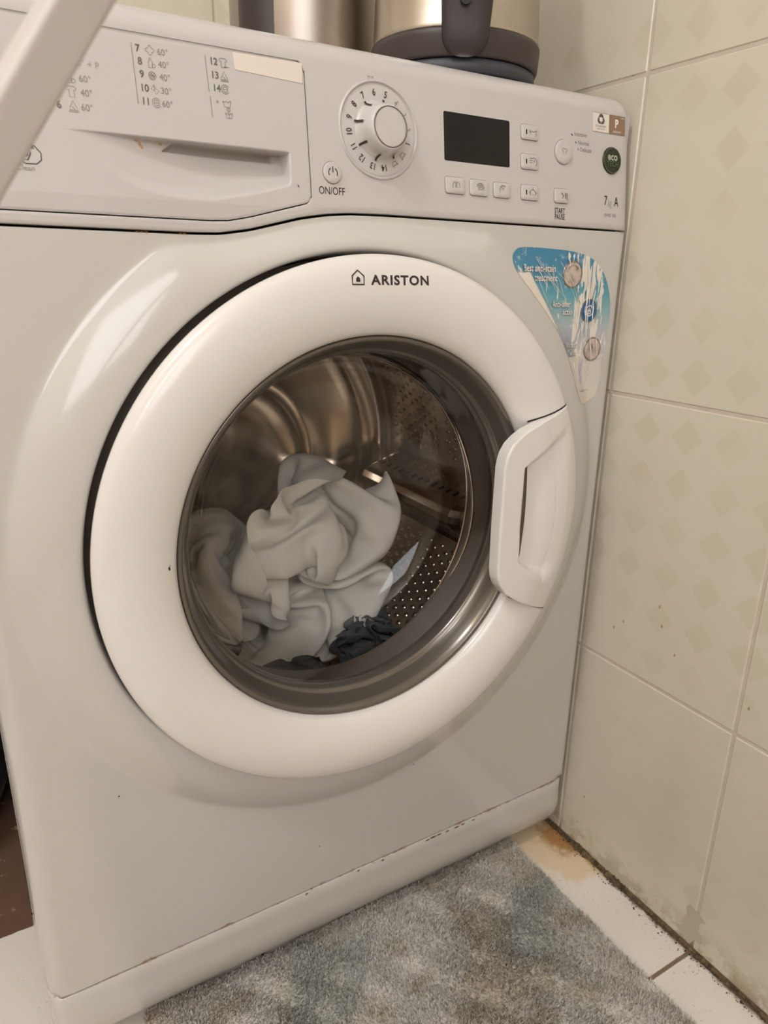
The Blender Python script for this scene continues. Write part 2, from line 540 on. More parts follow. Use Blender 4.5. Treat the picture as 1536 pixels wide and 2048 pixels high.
# pressed ribs on the left side sheet
for y_ in (0.040, 0.060):
    box_bm(-0.0006, 0.002, y_, y_ + 0.006, 0.05, 0.70, 0.0005, 1, bm=bm)
P_(from_bm('cabinet_shell', bm, M_SHELL, wm))
for fx in (0.05, W - 0.05):
    for fy in (0.08, D - 0.06):
        o = revolve_z('foot', [(0.001, 0), (0.02, 0), (0.02, 0.012), (0.010, 0.014), (0.010, 0.032), (0.001, 0.032)], fx, fy, M_RUBBER, wm, 20, False)
        P_(o)
P_(from_bm('top_lid', box_bm(0.0, W, 0.030, D, 0.8425, 0.8485, 0.002, 2), M_WHITE, wm))
# dark lining behind the seams
P_(from_bm('seam_lining', box_bm(0.008, W - 0.004, 0.004, 0.0055, 0.04, 0.20), M_SEAM, wm))
P_(from_bm('seam_lining', box_bm(0.008, W - 0.004, 0.0115, 0.013, 0.700, 0.735), M_SEAM, wm))

# plinth
def plinth():
    prof = [(0.010, 0.0885), (0.0008, 0.0885), (0.0, 0.0875), (0.0, 0.075), (-0.0012, 0.060), (-0.0016, 0.050), (0.0, 0.040), (0.004, 0.030), (0.010, 0.0225), (0.018, 0.017), (0.030, 0.014)]
    xs = [0.0] + [0.0004, 0.0012, 0.0025, 0.004, 0.006, 0.009, 0.012] + list(np.linspace(0.03, W - 0.03, 14)) + [W - 0.016, W - 0.010, W - 0.006, W - 0.003, W - 0.001, W]
    V = []
    for y, z in prof:
        for x in xs:
            e = max(0, (0.012 - x) / 0.012, (x - (W - 0.016)) / 0.016); e = min(1, e); k = (1 - math.sqrt(1 - e * e)) * (2.1 if x < 0.1 else 1)
            zz = z + (0.012 * min(k, 1) * max(0, (0.06 - z) / 0.046)) * (x > 0.1)
            V.append((x, y + 0.010 * k, zz))
    o = P_(mesh('plinth', V, grid_faces(len(prof), len(xs)), M_WHITE, wm))
plinth()

# control fascia --------------------------------------------------
DR_X = 0.2568      # right end of the drawer opening
def drawer_bottom(x):
    pts = [(-1, 0.7192), (0.178, 0.7194), (0.192, 0.7201), (0.2078, 0.7232), (0.2512, 0.7344), (0.2535, 0.7352), (0.2552, 0.7368), (0.2563, 0.7395), (1, 0.7395)]
    for (a, b), (c, d) in zip(pts, pts[1:]):
        if x <= c: return b + (d - b) * (x - a) / (c - a)
def drawer_top(x):
    e = max(0, (x - 0.2490) / (0.2566 - 0.2490)); e = min(1, e)
    return 0.8290 - 0.0075 * (1 - math.sqrt(max(0, 1 - e * e)))

def fascia():
    ARC = [k / 12 * PI / 2 for k in range(13)]
    def corner(x, y, z):
        e = min(1, max(0, (x - (W - 0.012)) / 0.012)); k = 1 - math.sqrt(1 - e * e)
        ww = min(1, max(0, (z - 0.815) / 0.033))
        el = min(1, max(0, (0.008 - x) / 0.008)); kl = 1 - math.sqrt(1 - el * el)
        return (x, y + 0.004 * k + 0.006 * kl + 0.0, z - 0.010 * k * ww)
    xs = sorted(set(list(np.linspace(0.0, 0.18, 28)) + list(np.linspace(0.18, 0.262, 60)) + list(np.linspace(0.262, W - 0.014, 40)) + list(np.linspace(W - 0.014, W, 12)) + [0.002, 0.004, 0.006, DR_X + 0.0006, DR_X + 0.00061]))
    V = []; Fc = []
    def patch(cols, rowsf):
        b = len(V); nr = None
        for x in cols:
            r = rowsf(x); nr = len(r)
            for y, z in r: V.append(corner(x, y, z))
        for i in range(len(cols) - 1):
            for j in range(nr - 1):
                Fc.append((b + i * nr + j, b + (i + 1) * nr + j, b + (i + 1) * nr + j + 1, b + i * nr + j + 1))
    g = 0.0009
    lip = lambda z: [(py(z) + 0.008, z), (py(z) + 0.0008, z), (py(z) + 0.0001, z)]
    def right(x):
        zb = seam_z(x)
        r = [(py(zb) + 0.010, zb), (py(zb) + 0.0007, zb + 0.0001), (py(zb) + 0.0, zb + 0.0009)]
        for t in np.linspace(0.06, 1, 10): z = zb + (0.829 - zb) * t; r.append((py(z), z))
        return r
    def below(x):
        zb = seam_z(x); zt = drawer_bottom(x) - g
        r = [(py(zb) + 0.010, zb), (py(zb) + 0.0007, zb + 0.0001), (py(zb), zb + 0.0009)]
        for t in (0.3, 0.5, 0.7, 0.9): z = zb + 0.0009 + (zt - zb - 0.0009) * t; r.append((py(z), z))
        r += [(py(zt) + 0.0004, zt), (py(zt) + 0.004, zt + 0.0002), (py(zt) + 0.012, zt + 0.0002)]
        return r
    def above(x):
        zt = drawer_top(x) + g
        r = [(py(zt) + 0.012, zt), (py(zt) + 0.003, zt), (py(zt), zt + 0.0002)]
        zz = max(0.829, zt + 0.0004)
        for t in (0.5, 1): z = zt + 0.0002 + (zz - zt - 0.0002) * t; r.append((py(z), z))
        return r
    xr = DR_X + 0.0006
    patch([x for x in xs if x >= xr - 1e-7], right)
    patch([x for x in xs if x <= xr + 1e-7], below)
    patch([x for x in xs if x <= xr + 1e-7], above)
    # inner cheek of the drawer opening on the right
    b = len(V)
    zs = list(np.linspace(drawer_bottom(xr) - g, drawer_top(xr) + g, 12))
    for z in zs: V.append((xr, py(z), z)); V.append((xr, py(z) + 0.012, z))
    for j in range(11): Fc.append((b + 2 * j, b + 2 * j + 1, b + 2 * j + 3, b + 2 * j + 2))
    # rounded top
    def top(x):
        r = []
        for a in ARC:
            r.append((0.0356 - 0.0238 * math.cos(a), 0.829 + 0.0195 * math.sin(a)))
        r += [(0.045, 0.8488), (0.047, 0.8484)]
        return r
    patch(xs, top)
    # right end face
    zb = 0.7304
    b = len(V)
    E_ = [(py(z), z) for z in (zb, 0.76, 0.79, 0.81, 0.829)] + top(0)[1:]
    for y, z in E_: V.append(corner(W, y, z)); V.append((W, 0.06, min(z, 0.838)))
    for j in range(len(E_) - 1): Fc.append((b + 2 * j, b + 2 * j + 1, b + 2 * j + 3, b + 2 * j + 2))
    o = P_(mesh('control_fascia', V, Fc, M_PLASTIC, wm, True, 2e-6))
    P_(from_bm('drawer_housing', box_bm(0.006, 0.2585, 0.030, 0.0315, 0.715, 0.835), M_SEAM, wm))
fascia()

# detergent drawer front with finger recess ------------------------
def recess(x, z):
    # lower rim of the scoop
    pts = [(0.085, 0.7690), (0.0939, 0.7650), (0.1092, 0.7500), (0.1233, 0.7395), (0.1400, 0.7335), (0.1600, 0.7312), (0.1828, 0.7316), (0.2087, 0.7365), (0.2405, 0.7452), (0.30, 0.7500)]
    zl = pts[0][1]
    for (a, b), (c, d) in zip(pts, pts[1:]):
        if x <= c: zl = b + (d - b) * max(0, (x - a) / (c - a)); break
    zu = 0.7674
    if z >= zu + 0.0009 or x > 0.2418 or x < 0.088: return 0.0
    dm = 0.015 * sstep(0.088, 0.205, x) ** 0.9
    edge = sstep(0.2418, 0.2380, x)
    t = (z - zl) / (zu - zl)
    if t <= 0: return 0.0
    d = dm * (0.38 * sstep(0, 0.28, t) + 0.62 * sstep(0, 1.0, t)) * edge
    if x < 0.236: d += 0.0055 * sstep(0.7612, 0.7619, z) * sstep(0.1515 + (z - 0.7615) * 1.3, 0.1523 + (z - 0.7615) * 1.3, x) * sstep(0.2335, 0.2330, x)
    if z > zu - 0.0002: d *= sstep(zu + 0.0009, zu - 0.0002, z)
    return d
def drawer():
    xs = list(np.linspace(0.0, 0.085, 10)) + list(np.linspace(0.088, 0.150, 34)) + [0.1505 + 0.0005 * q for q in range(24)] + list(np.linspace(0.164, 0.234, 36)) + list(np.linspace(0.2350, 0.2425, 16)) + list(np.linspace(0.2435, 0.2566, 16))
    zs = list(np.linspace(0.7190, 0.7608, 60)) + [0.7612, 0.7614, 0.7617, 0.7619, 0.7625, 0.7635, 0.7645, 0.7656, 0.7662, 0.7667, 0.7670, 0.7672, 0.7675, 0.7678, 0.7681, 0.7684, 0.7690] + list(np.linspace(0.771, 0.8290, 26))
    V = []
    for z in zs:
        for x in xs:
            zz = min(max(z, drawer_bottom(x)), drawer_top(x))
            ed = min(zz - drawer_bottom(x), drawer_top(x) - zz, 0.2570 - x)
            V.append((x, py(zz) + recess(x, zz) + 0.0006 * (1 - sstep(0, 0.0012, ed)), zz))
    nr, nc = len(zs), len(xs)
    Fc = grid_faces(nr, nc)
    # skirt
    b = len(V)
    loop = [(0, c) for c in range(nc)] + [(r, nc - 1) for r in range(1, nr)] + [(nr - 1, c) for c in range(nc - 2, -1, -1)]
    for r, c in loop:
        v = V[r * nc + c]; V.append((v[0], v[1] + 0.010, v[2]))
    for i in range(len(loop) - 1):
        a0 = loop[i][0] * nc + loop[i][1]; a1 = loop[i + 1][0] * nc + loop[i + 1][1]
        Fc.append((a0, a1, b + i + 1, b + i))
    o = P_(mesh('detergent_drawer', V, Fc, M_PLASTIC, wm, True, 2e-6))
    return o
DRAWER = drawer()
plate('paper_strip', [(0.2040, 0.8272), (0.2555, 0.8278), (0.2548, 0.8146), (0.2048, 0.8166)], psurf, 0.0003, simple('cream_strip', (224, 213, 203), 0.5), DRAWER, (), 0.0002)

def pr(name, *a, **k):
    return text(name, *a, **k)
DP = DRAWER
# programme table printed on the drawer, inks greyed to stand in for glare
def shirt(x, z, s):
    p = [(-.5, .35), (-.25, .5), (.25, .5), (.5, .35), (.38, .12), (.25, .2), (.25, -.5), (-.25, -.5), (-.25, .2), (-.38, .12), (-.5, .35)]
    return [(x + a * s, z + b * s) for a, b in p]
def tub(x, z, s):
    return [[(x - .5 * s, z + .25 * s), (x - .32 * s, z - .4 * s), (x + .32 * s, z - .4 * s), (x + .5 * s, z + .25 * s)], [(x - .5 * s, z + .25 * s), (x - .3 * s, z + .05 * s), (x - .1 * s, z + .22 * s), (x + .1 * s, z + .05 * s), (x + .3 * s, z + .22 * s), (x + .5 * s, z + .25 * s)]]
def bottle(x, z, s):
    return [[(x - .3 * s, z - .5 * s), (x + .15 * s, z - .5 * s), (x + .15 * s, z + .1 * s), (x - .02 * s, z + .3 * s), (x - .02 * s, z + .5 * s), (x - .18 * s, z + .5 * s), (x - .18 * s, z + .3 * s), (x - .3 * s, z + .1 * s), (x - .3 * s, z - .5 * s)],
            circ(x + .28 * s, z - .28 * s, .2 * s, 10) + [(x + .48 * s, z - .28 * s)]]
def drop(x, z, s):
    return [[(x, z + .55 * s), (x - .35 * s, z - .1 * s), (x - .45 * s, z - .35 * s), (x + .45 * s, z - .35 * s), (x + .35 * s, z - .1 * s), (x, z + .55 * s)], [(x - .5 * s, z - .5 * s), (x + .5 * s, z - .5 * s)], [(x - .15 * s, z + .0 * s), (x + .15 * s, z - .3 * s)]]
def cotton(x, z, s):
    P = []
    for k in range(33):
        a = 2 * PI * k / 32; r = s * (.42 + .1 * math.cos(4 * a)); P.append((x + r * math.cos(a), z + r * math.sin(a)))
    return [P]
def skein(x, z, s):
    return [circ(x, z, .42 * s, 16) + [(x + .42 * s, z)], [(x - .3 * s, z - .3 * s), (x + .3 * s, z + .3 * s)], [(x - .38 * s, z - .1 * s), (x + .12 * s, z + .4 * s)], [(x - .1 * s, z - .4 * s), (x + .38 * s, z + .12 * s)], [(x - .3 * s, z + .3 * s), (x + .3 * s, z - .3 * s)], [(x - .4 * s, z), (x + .4 * s, z)]]
def silk(x, z, s):
    return [[(x - .5 * s, z + .0 * s), (x - .1 * s, z + .5 * s), (x + .05 * s, z + .1 * s), (x + .45 * s, z - .1 * s), (x + .05 * s, z - .5 * s), (x - .1 * s, z - .1 * s), (x - .5 * s, z + .0 * s)], [(x - .1 * s, z + .5 * s), (x - .1 * s, z - .1 * s)]]
def clock(x, z, s):
    return [circ(x, z, .5 * s, 20, 30, 330), circ(x, z, .3 * s, 12) + [(x + .3 * s, z)], [(x - .2 * s, z), (x + .2 * s, z)]]

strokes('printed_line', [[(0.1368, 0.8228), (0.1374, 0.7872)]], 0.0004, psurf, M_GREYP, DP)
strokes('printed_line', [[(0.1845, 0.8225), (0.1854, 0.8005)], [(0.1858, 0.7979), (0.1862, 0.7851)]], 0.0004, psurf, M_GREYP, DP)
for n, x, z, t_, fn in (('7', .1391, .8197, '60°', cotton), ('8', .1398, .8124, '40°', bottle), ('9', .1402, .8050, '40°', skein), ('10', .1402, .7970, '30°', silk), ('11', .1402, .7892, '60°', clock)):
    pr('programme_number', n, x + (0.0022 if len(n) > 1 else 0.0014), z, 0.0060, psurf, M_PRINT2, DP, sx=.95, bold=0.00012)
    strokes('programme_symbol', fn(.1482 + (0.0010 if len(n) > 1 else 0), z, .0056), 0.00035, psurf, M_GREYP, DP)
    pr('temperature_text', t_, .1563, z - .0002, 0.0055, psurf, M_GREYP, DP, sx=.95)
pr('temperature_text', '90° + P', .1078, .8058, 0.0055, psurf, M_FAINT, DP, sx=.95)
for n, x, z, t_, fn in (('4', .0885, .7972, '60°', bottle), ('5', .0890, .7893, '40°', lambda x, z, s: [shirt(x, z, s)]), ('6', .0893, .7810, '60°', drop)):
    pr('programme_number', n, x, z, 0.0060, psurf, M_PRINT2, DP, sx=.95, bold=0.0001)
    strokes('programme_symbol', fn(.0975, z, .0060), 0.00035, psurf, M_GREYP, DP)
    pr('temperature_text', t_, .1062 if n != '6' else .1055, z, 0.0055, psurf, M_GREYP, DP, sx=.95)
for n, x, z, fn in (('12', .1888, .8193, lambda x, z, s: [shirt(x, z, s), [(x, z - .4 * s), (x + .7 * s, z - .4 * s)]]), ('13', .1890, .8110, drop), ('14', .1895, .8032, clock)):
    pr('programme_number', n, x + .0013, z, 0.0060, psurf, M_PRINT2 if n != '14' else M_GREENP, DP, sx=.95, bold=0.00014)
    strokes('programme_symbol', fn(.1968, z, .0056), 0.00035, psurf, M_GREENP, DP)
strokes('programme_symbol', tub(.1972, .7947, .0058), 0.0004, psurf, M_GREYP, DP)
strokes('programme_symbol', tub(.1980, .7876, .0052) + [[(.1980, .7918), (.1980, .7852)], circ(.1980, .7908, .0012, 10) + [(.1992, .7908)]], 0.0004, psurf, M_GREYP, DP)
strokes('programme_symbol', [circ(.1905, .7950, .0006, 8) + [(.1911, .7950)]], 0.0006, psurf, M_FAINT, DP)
# oval badge at the left of the drawer
P0 = [(0.058, 0.7580), (0.066, 0.7580), (0.072, 0.7562), (0.0752, 0.7525), (0.0750, 0.7485), (0.0722, 0.7460), (0.066, 0.7458), (0.060, 0.7490)]
strokes('badge_print', [P0 + [P0[0]], [(.0645, .7545), (.0685, .7545), (.0695, .7520), (.0675, .7480), (.0645, .7480), (.0645, .7545)], circ(.0668, .7514, .0012, 12) + [(.0680, .7514)], circ(.0668, .7514, .0006, 12) + [(.0674, .7514)], [(.0700, .7545), (.0715, .7560)], [(.0715, .7545), (.0700, .7560)], [(.066, .7553), (.067, .7563)]], 0.00055, psurf, M_PRINT, DP)
pr('badge_text', 'Clean', .0655, .7432, 0.0042, psurf, M_GREYP, DP, sx=1.1)

# selector knob ----------------------------------------------------
KX, KZ = 0.3172, 0.7903
kn = revolve_y('selector_dial', [(0.0352, 0.0010), (0.0349, -0.0010), (0.0342, -0.0022), (0.0335, -0.0020), (0.0330, -0.0004), (0.0327, 0.0000), (0.0324, -0.0006), (0.0318, -0.0008), (0.0300, -0.0010), (0.0212, -0.0010), (0.0200, -0.0012), (0.0180, -0.0075), (0.0168, -0.0140), (0.0158, -0.0172), (0.0148, -0.0183), (0.0143, -0.0183), (0.0142, -0.0176), (0.0138, -0.0176), (0.0137, -0.0184), (0.0130, -0.0185), (0.0070, -0.0185), (0.0002, -0.0185)], KX, KZ, M_PLASTIC, wm, 96)
tilt = math.atan(0.0095 / 0.0796)
for v in kn.data.vertices:
    v.co.y += py(v.co.z) + 0.0005
P_(kn)
ksurf = lambda x, z: py(z) - 0.0005
def kplane(x, z): return py(z) - 0.0183
strokes('knob_ring', [circ(KX, KZ, 0.0140, 48) + [(KX + 0.0140, KZ)]], 0.0005, kplane, M_PRINT, kn, 0.0004)
names = ['5', '6', '7', '8', '9', '10', '11', '12', '13', '14']
for i, n in enumerate(names):
    a = 75 + 22.5 * i
    pr('dial_number', n, KX + 0.0262 * math.cos(math.radians(a)), KZ + 0.0262 * math.sin(math.radians(a)), 0.0068, ksurf, M_PRINT, kn, sx=.82, rot=a - 90, bold=0.00006, h=0.0005)
for n, a in (('1', 75 + 22.5 * 12), ('2', 75 + 22.5 * 13), ('3', 75 + 22.5 * 14), ('4', 75 + 22.5 * 15)):
    pr('dial_number', n, KX + 0.0262 * math.cos(math.radians(a)), KZ + 0.0262 * math.sin(math.radians(a)), 0.0065, ksurf, M_PRINT if n == '1' else M_GREYP, kn, sx=.82, rot=a - 90, h=0.0005)
for a in (75 + 22.5 * 10, 75 + 22.5 * 11):
    x, z = KX + 0.0262 * math.cos(math.radians(a)), KZ + 0.0262 * math.sin(math.radians(a))
    L = []
    for l in tub(0, 0, .0052):
        ca, sa = math.cos(math.radians(a - 90)), math.sin(math.radians(a - 90))
        L.append([(x + p * ca - q * sa, z + p * sa + q * ca) for p, q in l])
    strokes('dial_symbol', L, 0.0005, ksurf, M_GREYP, kn, 0.0005)
# six dark finger marks round the foot of the knob
V = []; Fc = []
for a in (33, 78, 123, 168, 213, 258, 303, 348):
    ca, sa = math.cos(math.radians(a)), math.sin(math.radians(a)); b0 = len(V)
    for r, y in ((0.0222, -0.0011), (0.0206, -0.0016), (0.0194, -0.0046), (0.0184, -0.0082)):
        for s_ in (-1, 1):
            x = KX + r * ca - s_ * 0.00085 * sa; z = KZ + r * sa + s_ * 0.00085 * ca
            V.append((x, y + py(z) - 0.0002, z))
    for k in range(3): Fc.append((b0 + 2 * k, b0 + 2 * k + 1, b0 + 2 * k + 3, b0 + 2 * k + 2))
mesh('dial_marks', V, Fc, M_PRINT, kn, False)
P_(pr('knob_caption', 'ON/OFF', 0.2741, 0.7443, 0.0078, psurf, M_PRINT, wm, sx=.78))
P_(strokes('worn_print', tub(0.3119, 0.8262, .0045), 0.0004, psurf, M_FAINT, wm))

# buttons -----------------------------------------------------------
def button(name, outline, h=0.0016):
    cx = sum(p[0] for p in outline) / len(outline); cz = sum(p[1] for p in outline) / len(outline)
    V = []; n = len(outline)
    levels = [(1.0, 0.001), (1.0, -h * 0.5), (0.975, -h * 0.88), (0.94, -h), (0.5, -h)]
    for s_, y in levels:
        for x, z in outline: V.append((cx + (x - cx) * s_, py(z) + y, cz + (z - cz) * s_))
    V.append((cx, py(cz) - h, cz)); Fc = grid_faces(len(levels), n, True)
    b = (len(levels) - 1) * n
    for i in range(n): Fc.append((b + i, b + (i + 1) % n, len(V) - 1))
    o = P_(mesh(name, V, Fc, M_PLASTIC, wm))
    # recessed dark outline round it
    s1 = strokes('button_gap', [outline + [outline[0]]], 0.0007, psurf, simple('button_gap', (120, 108, 98), 0.8), o, 0.0001)
    return o
bh = lambda x, z: py(z) - 0.0016
on = button('power_button', circ(0.2750, 0.7573, 0.0076, 28))
strokes('power_symbol', [circ(0.2750, 0.7570, 0.0036, 24, 120, 420), [(0.2750, 0.7615), (0.2750, 0.7572)]], 0.0007, bh, M_PRINT, on)
b1 = button('temperature_button', rrect(0.3784, 0.3978, 0.7501, 0.7628, 0.0022))
c_ = (0.3885, 0.7560)
strokes('button_symbol', [circ(*c_, 0.0036, 14, 110, 250), circ(*c_, 0.0036, 14, -70, 70), circ(c_[0], c_[1] - 0.0015, 0.0011, 10) + [(c_[0] + .0011, c_[1] - .0015)], [(c_[0] - .0006, c_[1] - .0006), (c_[0] - .0004, c_[1] + .0030), (c_[0] + .0004, c_[1] + .0030), (c_[0] + .0006, c_[1] - .0006)]], 0.0004, bh, M_PRINT2, b1)
b2 = button('spin_button', rrect(0.4035, 0.4225, 0.7501, 0.7625, 0.0022))
sp_ = [(0.4140 + r * math.cos(a), 0.7563 + r * math.sin(a)) for a, r in [(k * 0.35, 0.0004 + 0.0036 * k / 44) for k in range(45)]]
strokes('button_symbol', [sp_], 0.0005, bh, M_PRINT2, b2)
b3 = button('delay_button', rrect(0.4286, 0.4467, 0.7501, 0.7623, 0.0022))
strokes('button_symbol', [circ(0.4383, 0.7563, 0.0037, 18, 50, 320), [(0.4365, 0.7588), (0.4383, 0.7563), (0.4395, 0.7580)]], 0.00045, bh, M_PRINT2, b3)
for k, (z0_, z1_) in enumerate(((0.7988, 0.8106), (0.7752, 0.7874), (0.7502, 0.7625))):
    b4 = button('option_button', rrect(0.4594, 0.4786, z0_, z1_, 0.0022))
    zc = (z0_ + z1_) / 2
    plate('indicator_window', rrect(0.4640, 0.4651, zc - 0.0019, zc + 0.0021, 0.0002, 2), bh, 0.0003, M_DISPLAY, b4)
    if k == 0: L = tub(0.4720, zc - .0002, .0078)
    elif k == 1: L = [circ(0.4730, zc, 0.0034, 18, -120, 120), [(0.4730, zc), (0.4738, zc + .0018)], [(0.4730, zc), (0.4722, zc + .001)]] + [[(0.4680, zc + d), (0.4712, zc + d)] for d in (.003, .0012, -.0006, -.0024)]
    else: L = [circ(0.4718, zc - .0003, 0.0030, 20) + [(0.4748, zc - .0003)], circ(0.4686, zc, .0008, 8, 90, 270), circ(0.4750, zc, .0008, 8, -90, 90), [(0.4718, zc + .0027), (0.4722, zc + .0045)], circ(0.4718, zc - .0008, .0010, 8, 200, 340)]
    strokes('button_symbol', L, 0.00042, bh, M_PRINT2, b4)
b5 = button('soil_button', circ(0.5090, 0.7929, 0.0102, 32))
strokes('button_symbol', [shirt(0.5093, 0.7925, 0.0064)], 0.00045, bh, M_GREYP, b5)
b6 = button('start_button', rrect(0.4984, 0.5158, 0.7502, 0.7622, 0.0022))
strokes('button_symbol', [[(0.5060, 0.7588), (0.5088, 0.7561), (0.5060, 0.7534)], [(0.5107, 0.7588), (0.5107, 0.7534)], [(0.5126, 0.7588), (0.5126, 0.7534)]], 0.0007, bh, M_PRINT, b6)
P_(pr('start_text', 'START', 0.5055, 0.7434, 0.0066, psurf, M_PRINT, wm, sx=.66, bold=0.00008))
P_(pr('start_text', 'PAUSE', 0.5055, 0.7383, 0.0066, psurf, M_PRINT, wm, sx=.66, bold=0.00008))
P_(plate('display_window', rrect(0.3784, 0.4468, 0.7750, 0.8114, 0.0014), psurf, 0.0002, M_DISPLAY, wm))
for x0_, z0_, x1_, z1_, tx in ((0.5185, 0.8090, 0.5203, 0.8077, 'Intensive'), (0.5240, 0.8032, 0.5248, 0.8016, 'Normal'), (0.5272, 0.7976, 0.5274, 0.7964, 'Delicate')):
    P_(strokes('level_mark', [[(x0_, z0_), (x1_, z1_)]], 0.0009, psurf, M_PRINT, wm))
P_(pr('level_text', 'Intensive', 0.5222, 0.8094, 0.0052, psurf, M_GREYP, wm, sx=.86, align='LEFT'))
P_(pr('level_text', 'Normal', 0.5268, 0.8026, 0.0052, psurf, M_GREYP, wm, sx=.86, align='LEFT'))
P_(pr('level_text', 'Delicate', 0.5295, 0.7970, 0.0052, psurf, M_GREYP, wm, sx=.86, align='LEFT'))
# paper badge: wool mark and brown square
o = P_(plate('care_badge', rrect(0.5445, 0.5872, 0.8140, 0.8302, 0.0008, 2), psurf, 0.0002, simple('badge_white', (226, 218, 210), 0.4), wm))
strokes('badge_border', [rrect(0.5446, 0.5871, 0.8141, 0.8301, 0.0008, 2) + [(0.5871, 0.8293)]], 0.00025, lambda x, z: py(z) - 0.0002, M_GREYP, o)
plate('brown_square', rrect(0.5662, 0.5872, 0.8140, 0.8302, 0.0008, 2), psurf, 0.0004, simple('badge_brown', (142, 116, 92), 0.4), o)
sb = lambda x, z: py(z) - 0.0004
L = []
for k in range(3):
    a0 = math.radians(90 + 120 * k)
    for rr in (0.0010, 0.0018, 0.0026):
        L.append([(0.5556 + 0.0018 * math.cos(a0) + rr * math.cos(a0 + t_), 0.8248 + 0.0018 * math.sin(a0) + rr * math.sin(a0 + t_)) for t_ in np.linspace(-1.7, 1.7, 9)])
strokes('wool_symbol', L, 0.00055, sb, M_PRINT, o, 0.0001)
text('badge_text', 'WOOLMARK', 0.5553, 0.8190, 0.0024, sb, M_GREYP, o)
text('badge_text', 'apparel care', 0.5553, 0.8168, 0.0020, sb, M_GREYP, o)
mw = simple('white_print', (235, 228, 220), 0.5)
text('badge_letter', 'P', 0.5757, 0.8228, 0.0095, sb, mw, o, bold=0.0004, sx=.9)
text('badge_text', 'platinum', 0.5765, 0.8164, 0.0030, sb, mw, o)
for k in range(3): strokes('badge_dot', [[(0.5818 + .0017 * k, 0.8283), (0.5826 + .0017 * k, 0.8283)]], 0.0008, sb, mw, o)
# round green badge
eco = P_(revolve_y('round_badge', [(0.0118, 0.001), (0.0118, -0.0005), (0.0113, -0.0012), (0.0104, -0.0015), (0.0001, -0.0016)], 0.5705, 0.7912, NT('green_badge').set(lin((46, 52, 40)), 0.25, 0.3), wm, 40))
for v in eco.data.vertices: v.co.y += py(v.co.z)
es = lambda x, z: py(z) - 0.0016
text('badge_text', 'eco', 0.5703, 0.7942, 0.0092, es, simple('badge_grey', (170, 168, 150), 0.4), eco, bold=0.0003, sx=.95)
text('badge_text', 'TECH', 0.5706, 0.7880, 0.0066, es, simple('badge_green', (84, 108, 66), 0.4), eco, sx=.92)
strokes('badge_rim', [circ(0.5705, 0.7912, 0.0109, 40) + [(0.5705 + 0.0109, 0.7912)]], 0.0006, lambda x, z: py(z) - 0.0014, simple('badge_rim', (110, 108, 92), 0.3, 0.5), eco, 0.0003)
P_(pr('capacity_text', '7', 0.5640, 0.7556, 0.0120, psurf, M_PRINT, wm, sx=.72, bold=0.00006))
P_(pr('capacity_text', 'kg', 0.5695, 0.7540, 0.0092, psurf, M_FAINT, wm, sx=.62))
P_(pr('capacity_text', 'A', 0.5782, 0.7552, 0.0120, psurf, M_PRINT, wm, sx=.72, bold=0.00006))
P_(pr('model_text', 'WMG 700', 0.5702, 0.7430, 0.0042, psurf, M_GREYP, wm, sx=.85, shear=0.15))

# door ---------------------------------------------------------------
door = P_(revolve_y('door', [(0.2160, 0.004), (0.2190, -0.006), (0.2240, -0.014), (0.2280, -0.0205), (0.2298, -0.0255), (0.2295, -0.0290), (0.2268, -0.0325), (0.2230, -0.0348), (0.2160, -0.0368), (0.2060, -0.0380), (0.1960, -0.0376), (0.1860, -0.0356), (0.1780, -0.0326), (0.1730, -0.0296), (0.1705, -0.0268), (0.1696, -0.0235), (0.1696, -0.016)], DX, DZ, M_DOORW, wm, 200))
door['label'] = 'white round door ring'
def dsurf(x, z):
    r = math.hypot(x - DX, z - DZ)
    pts = [(0.1730, -0.0296), (0.1780, -0.0326), (0.1860, -0.0356), (0.1960, -0.0376), (0.2060, -0.0380), (0.2160, -0.0368), (0.2230, -0.0348), (0.2268, -0.0325), (0.2298, -0.0290), (0.2304, -0.0255)]
    for (a, b_), (c, d) in zip(pts, pts[1:]):
        if r <= c: return b_ + (d - b_) * (r - a) / (c - a)
    return -0.021
revolve_y('trim_ring', [(0.1697, -0.0205), (0.1688, -0.0235), (0.1672, -0.0243), (0.1650, -0.0225), (0.1625, -0.0170), (0.1600, -0.0110), (0.1580, -0.0060), (0.1572, -0.0045), (0.1560, -0.0040), (0.1540, 0.0000), (0.1530, 0.0060), (0.1535, 0.012)], DX, DZ, M_TRIM, door, 160)
revolve_y('glass_bowl', [(0.1560, -0.0030), (0.1520, 0.010), (0.1490, 0.028), (0.1460, 0.046), (0.1410, 0.062), (0.1320, 0.075), (0.1180, 0.085), (0.1000, 0.0915), (0.0780, 0.0955), (0.0500, 0.098), (0.0250, 0.0988), (0.0003, 0.099)], DX, DZ, M_GLASS, door, 128)
# lettering on the door
g = 0.0003
L = [[(0.2709, 0.6782), (0.2709, 0.6842), (0.2757, 0.6882), (0.2806, 0.6842), (0.2806, 0.6782), (0.2709, 0.6782)]]
strokes('house_emblem', L, 0.0011, dsurf, M_PRINT, door, 0.0003)
plate('emblem_centre', [(0.2741, 0.6800), (0.2774, 0.6800), (0.2774, 0.6824), (0.2757, 0.6840), (0.2741, 0.6824)], dsurf, 0.0003, M_PRINT, door, (), 0.0001)
text('door_lettering', 'ARISTON', 0.3130, 0.6812, 0.0096, dsurf, M_PRINT, door, bold=0.00030, sx=1.17, spacing=1.15)

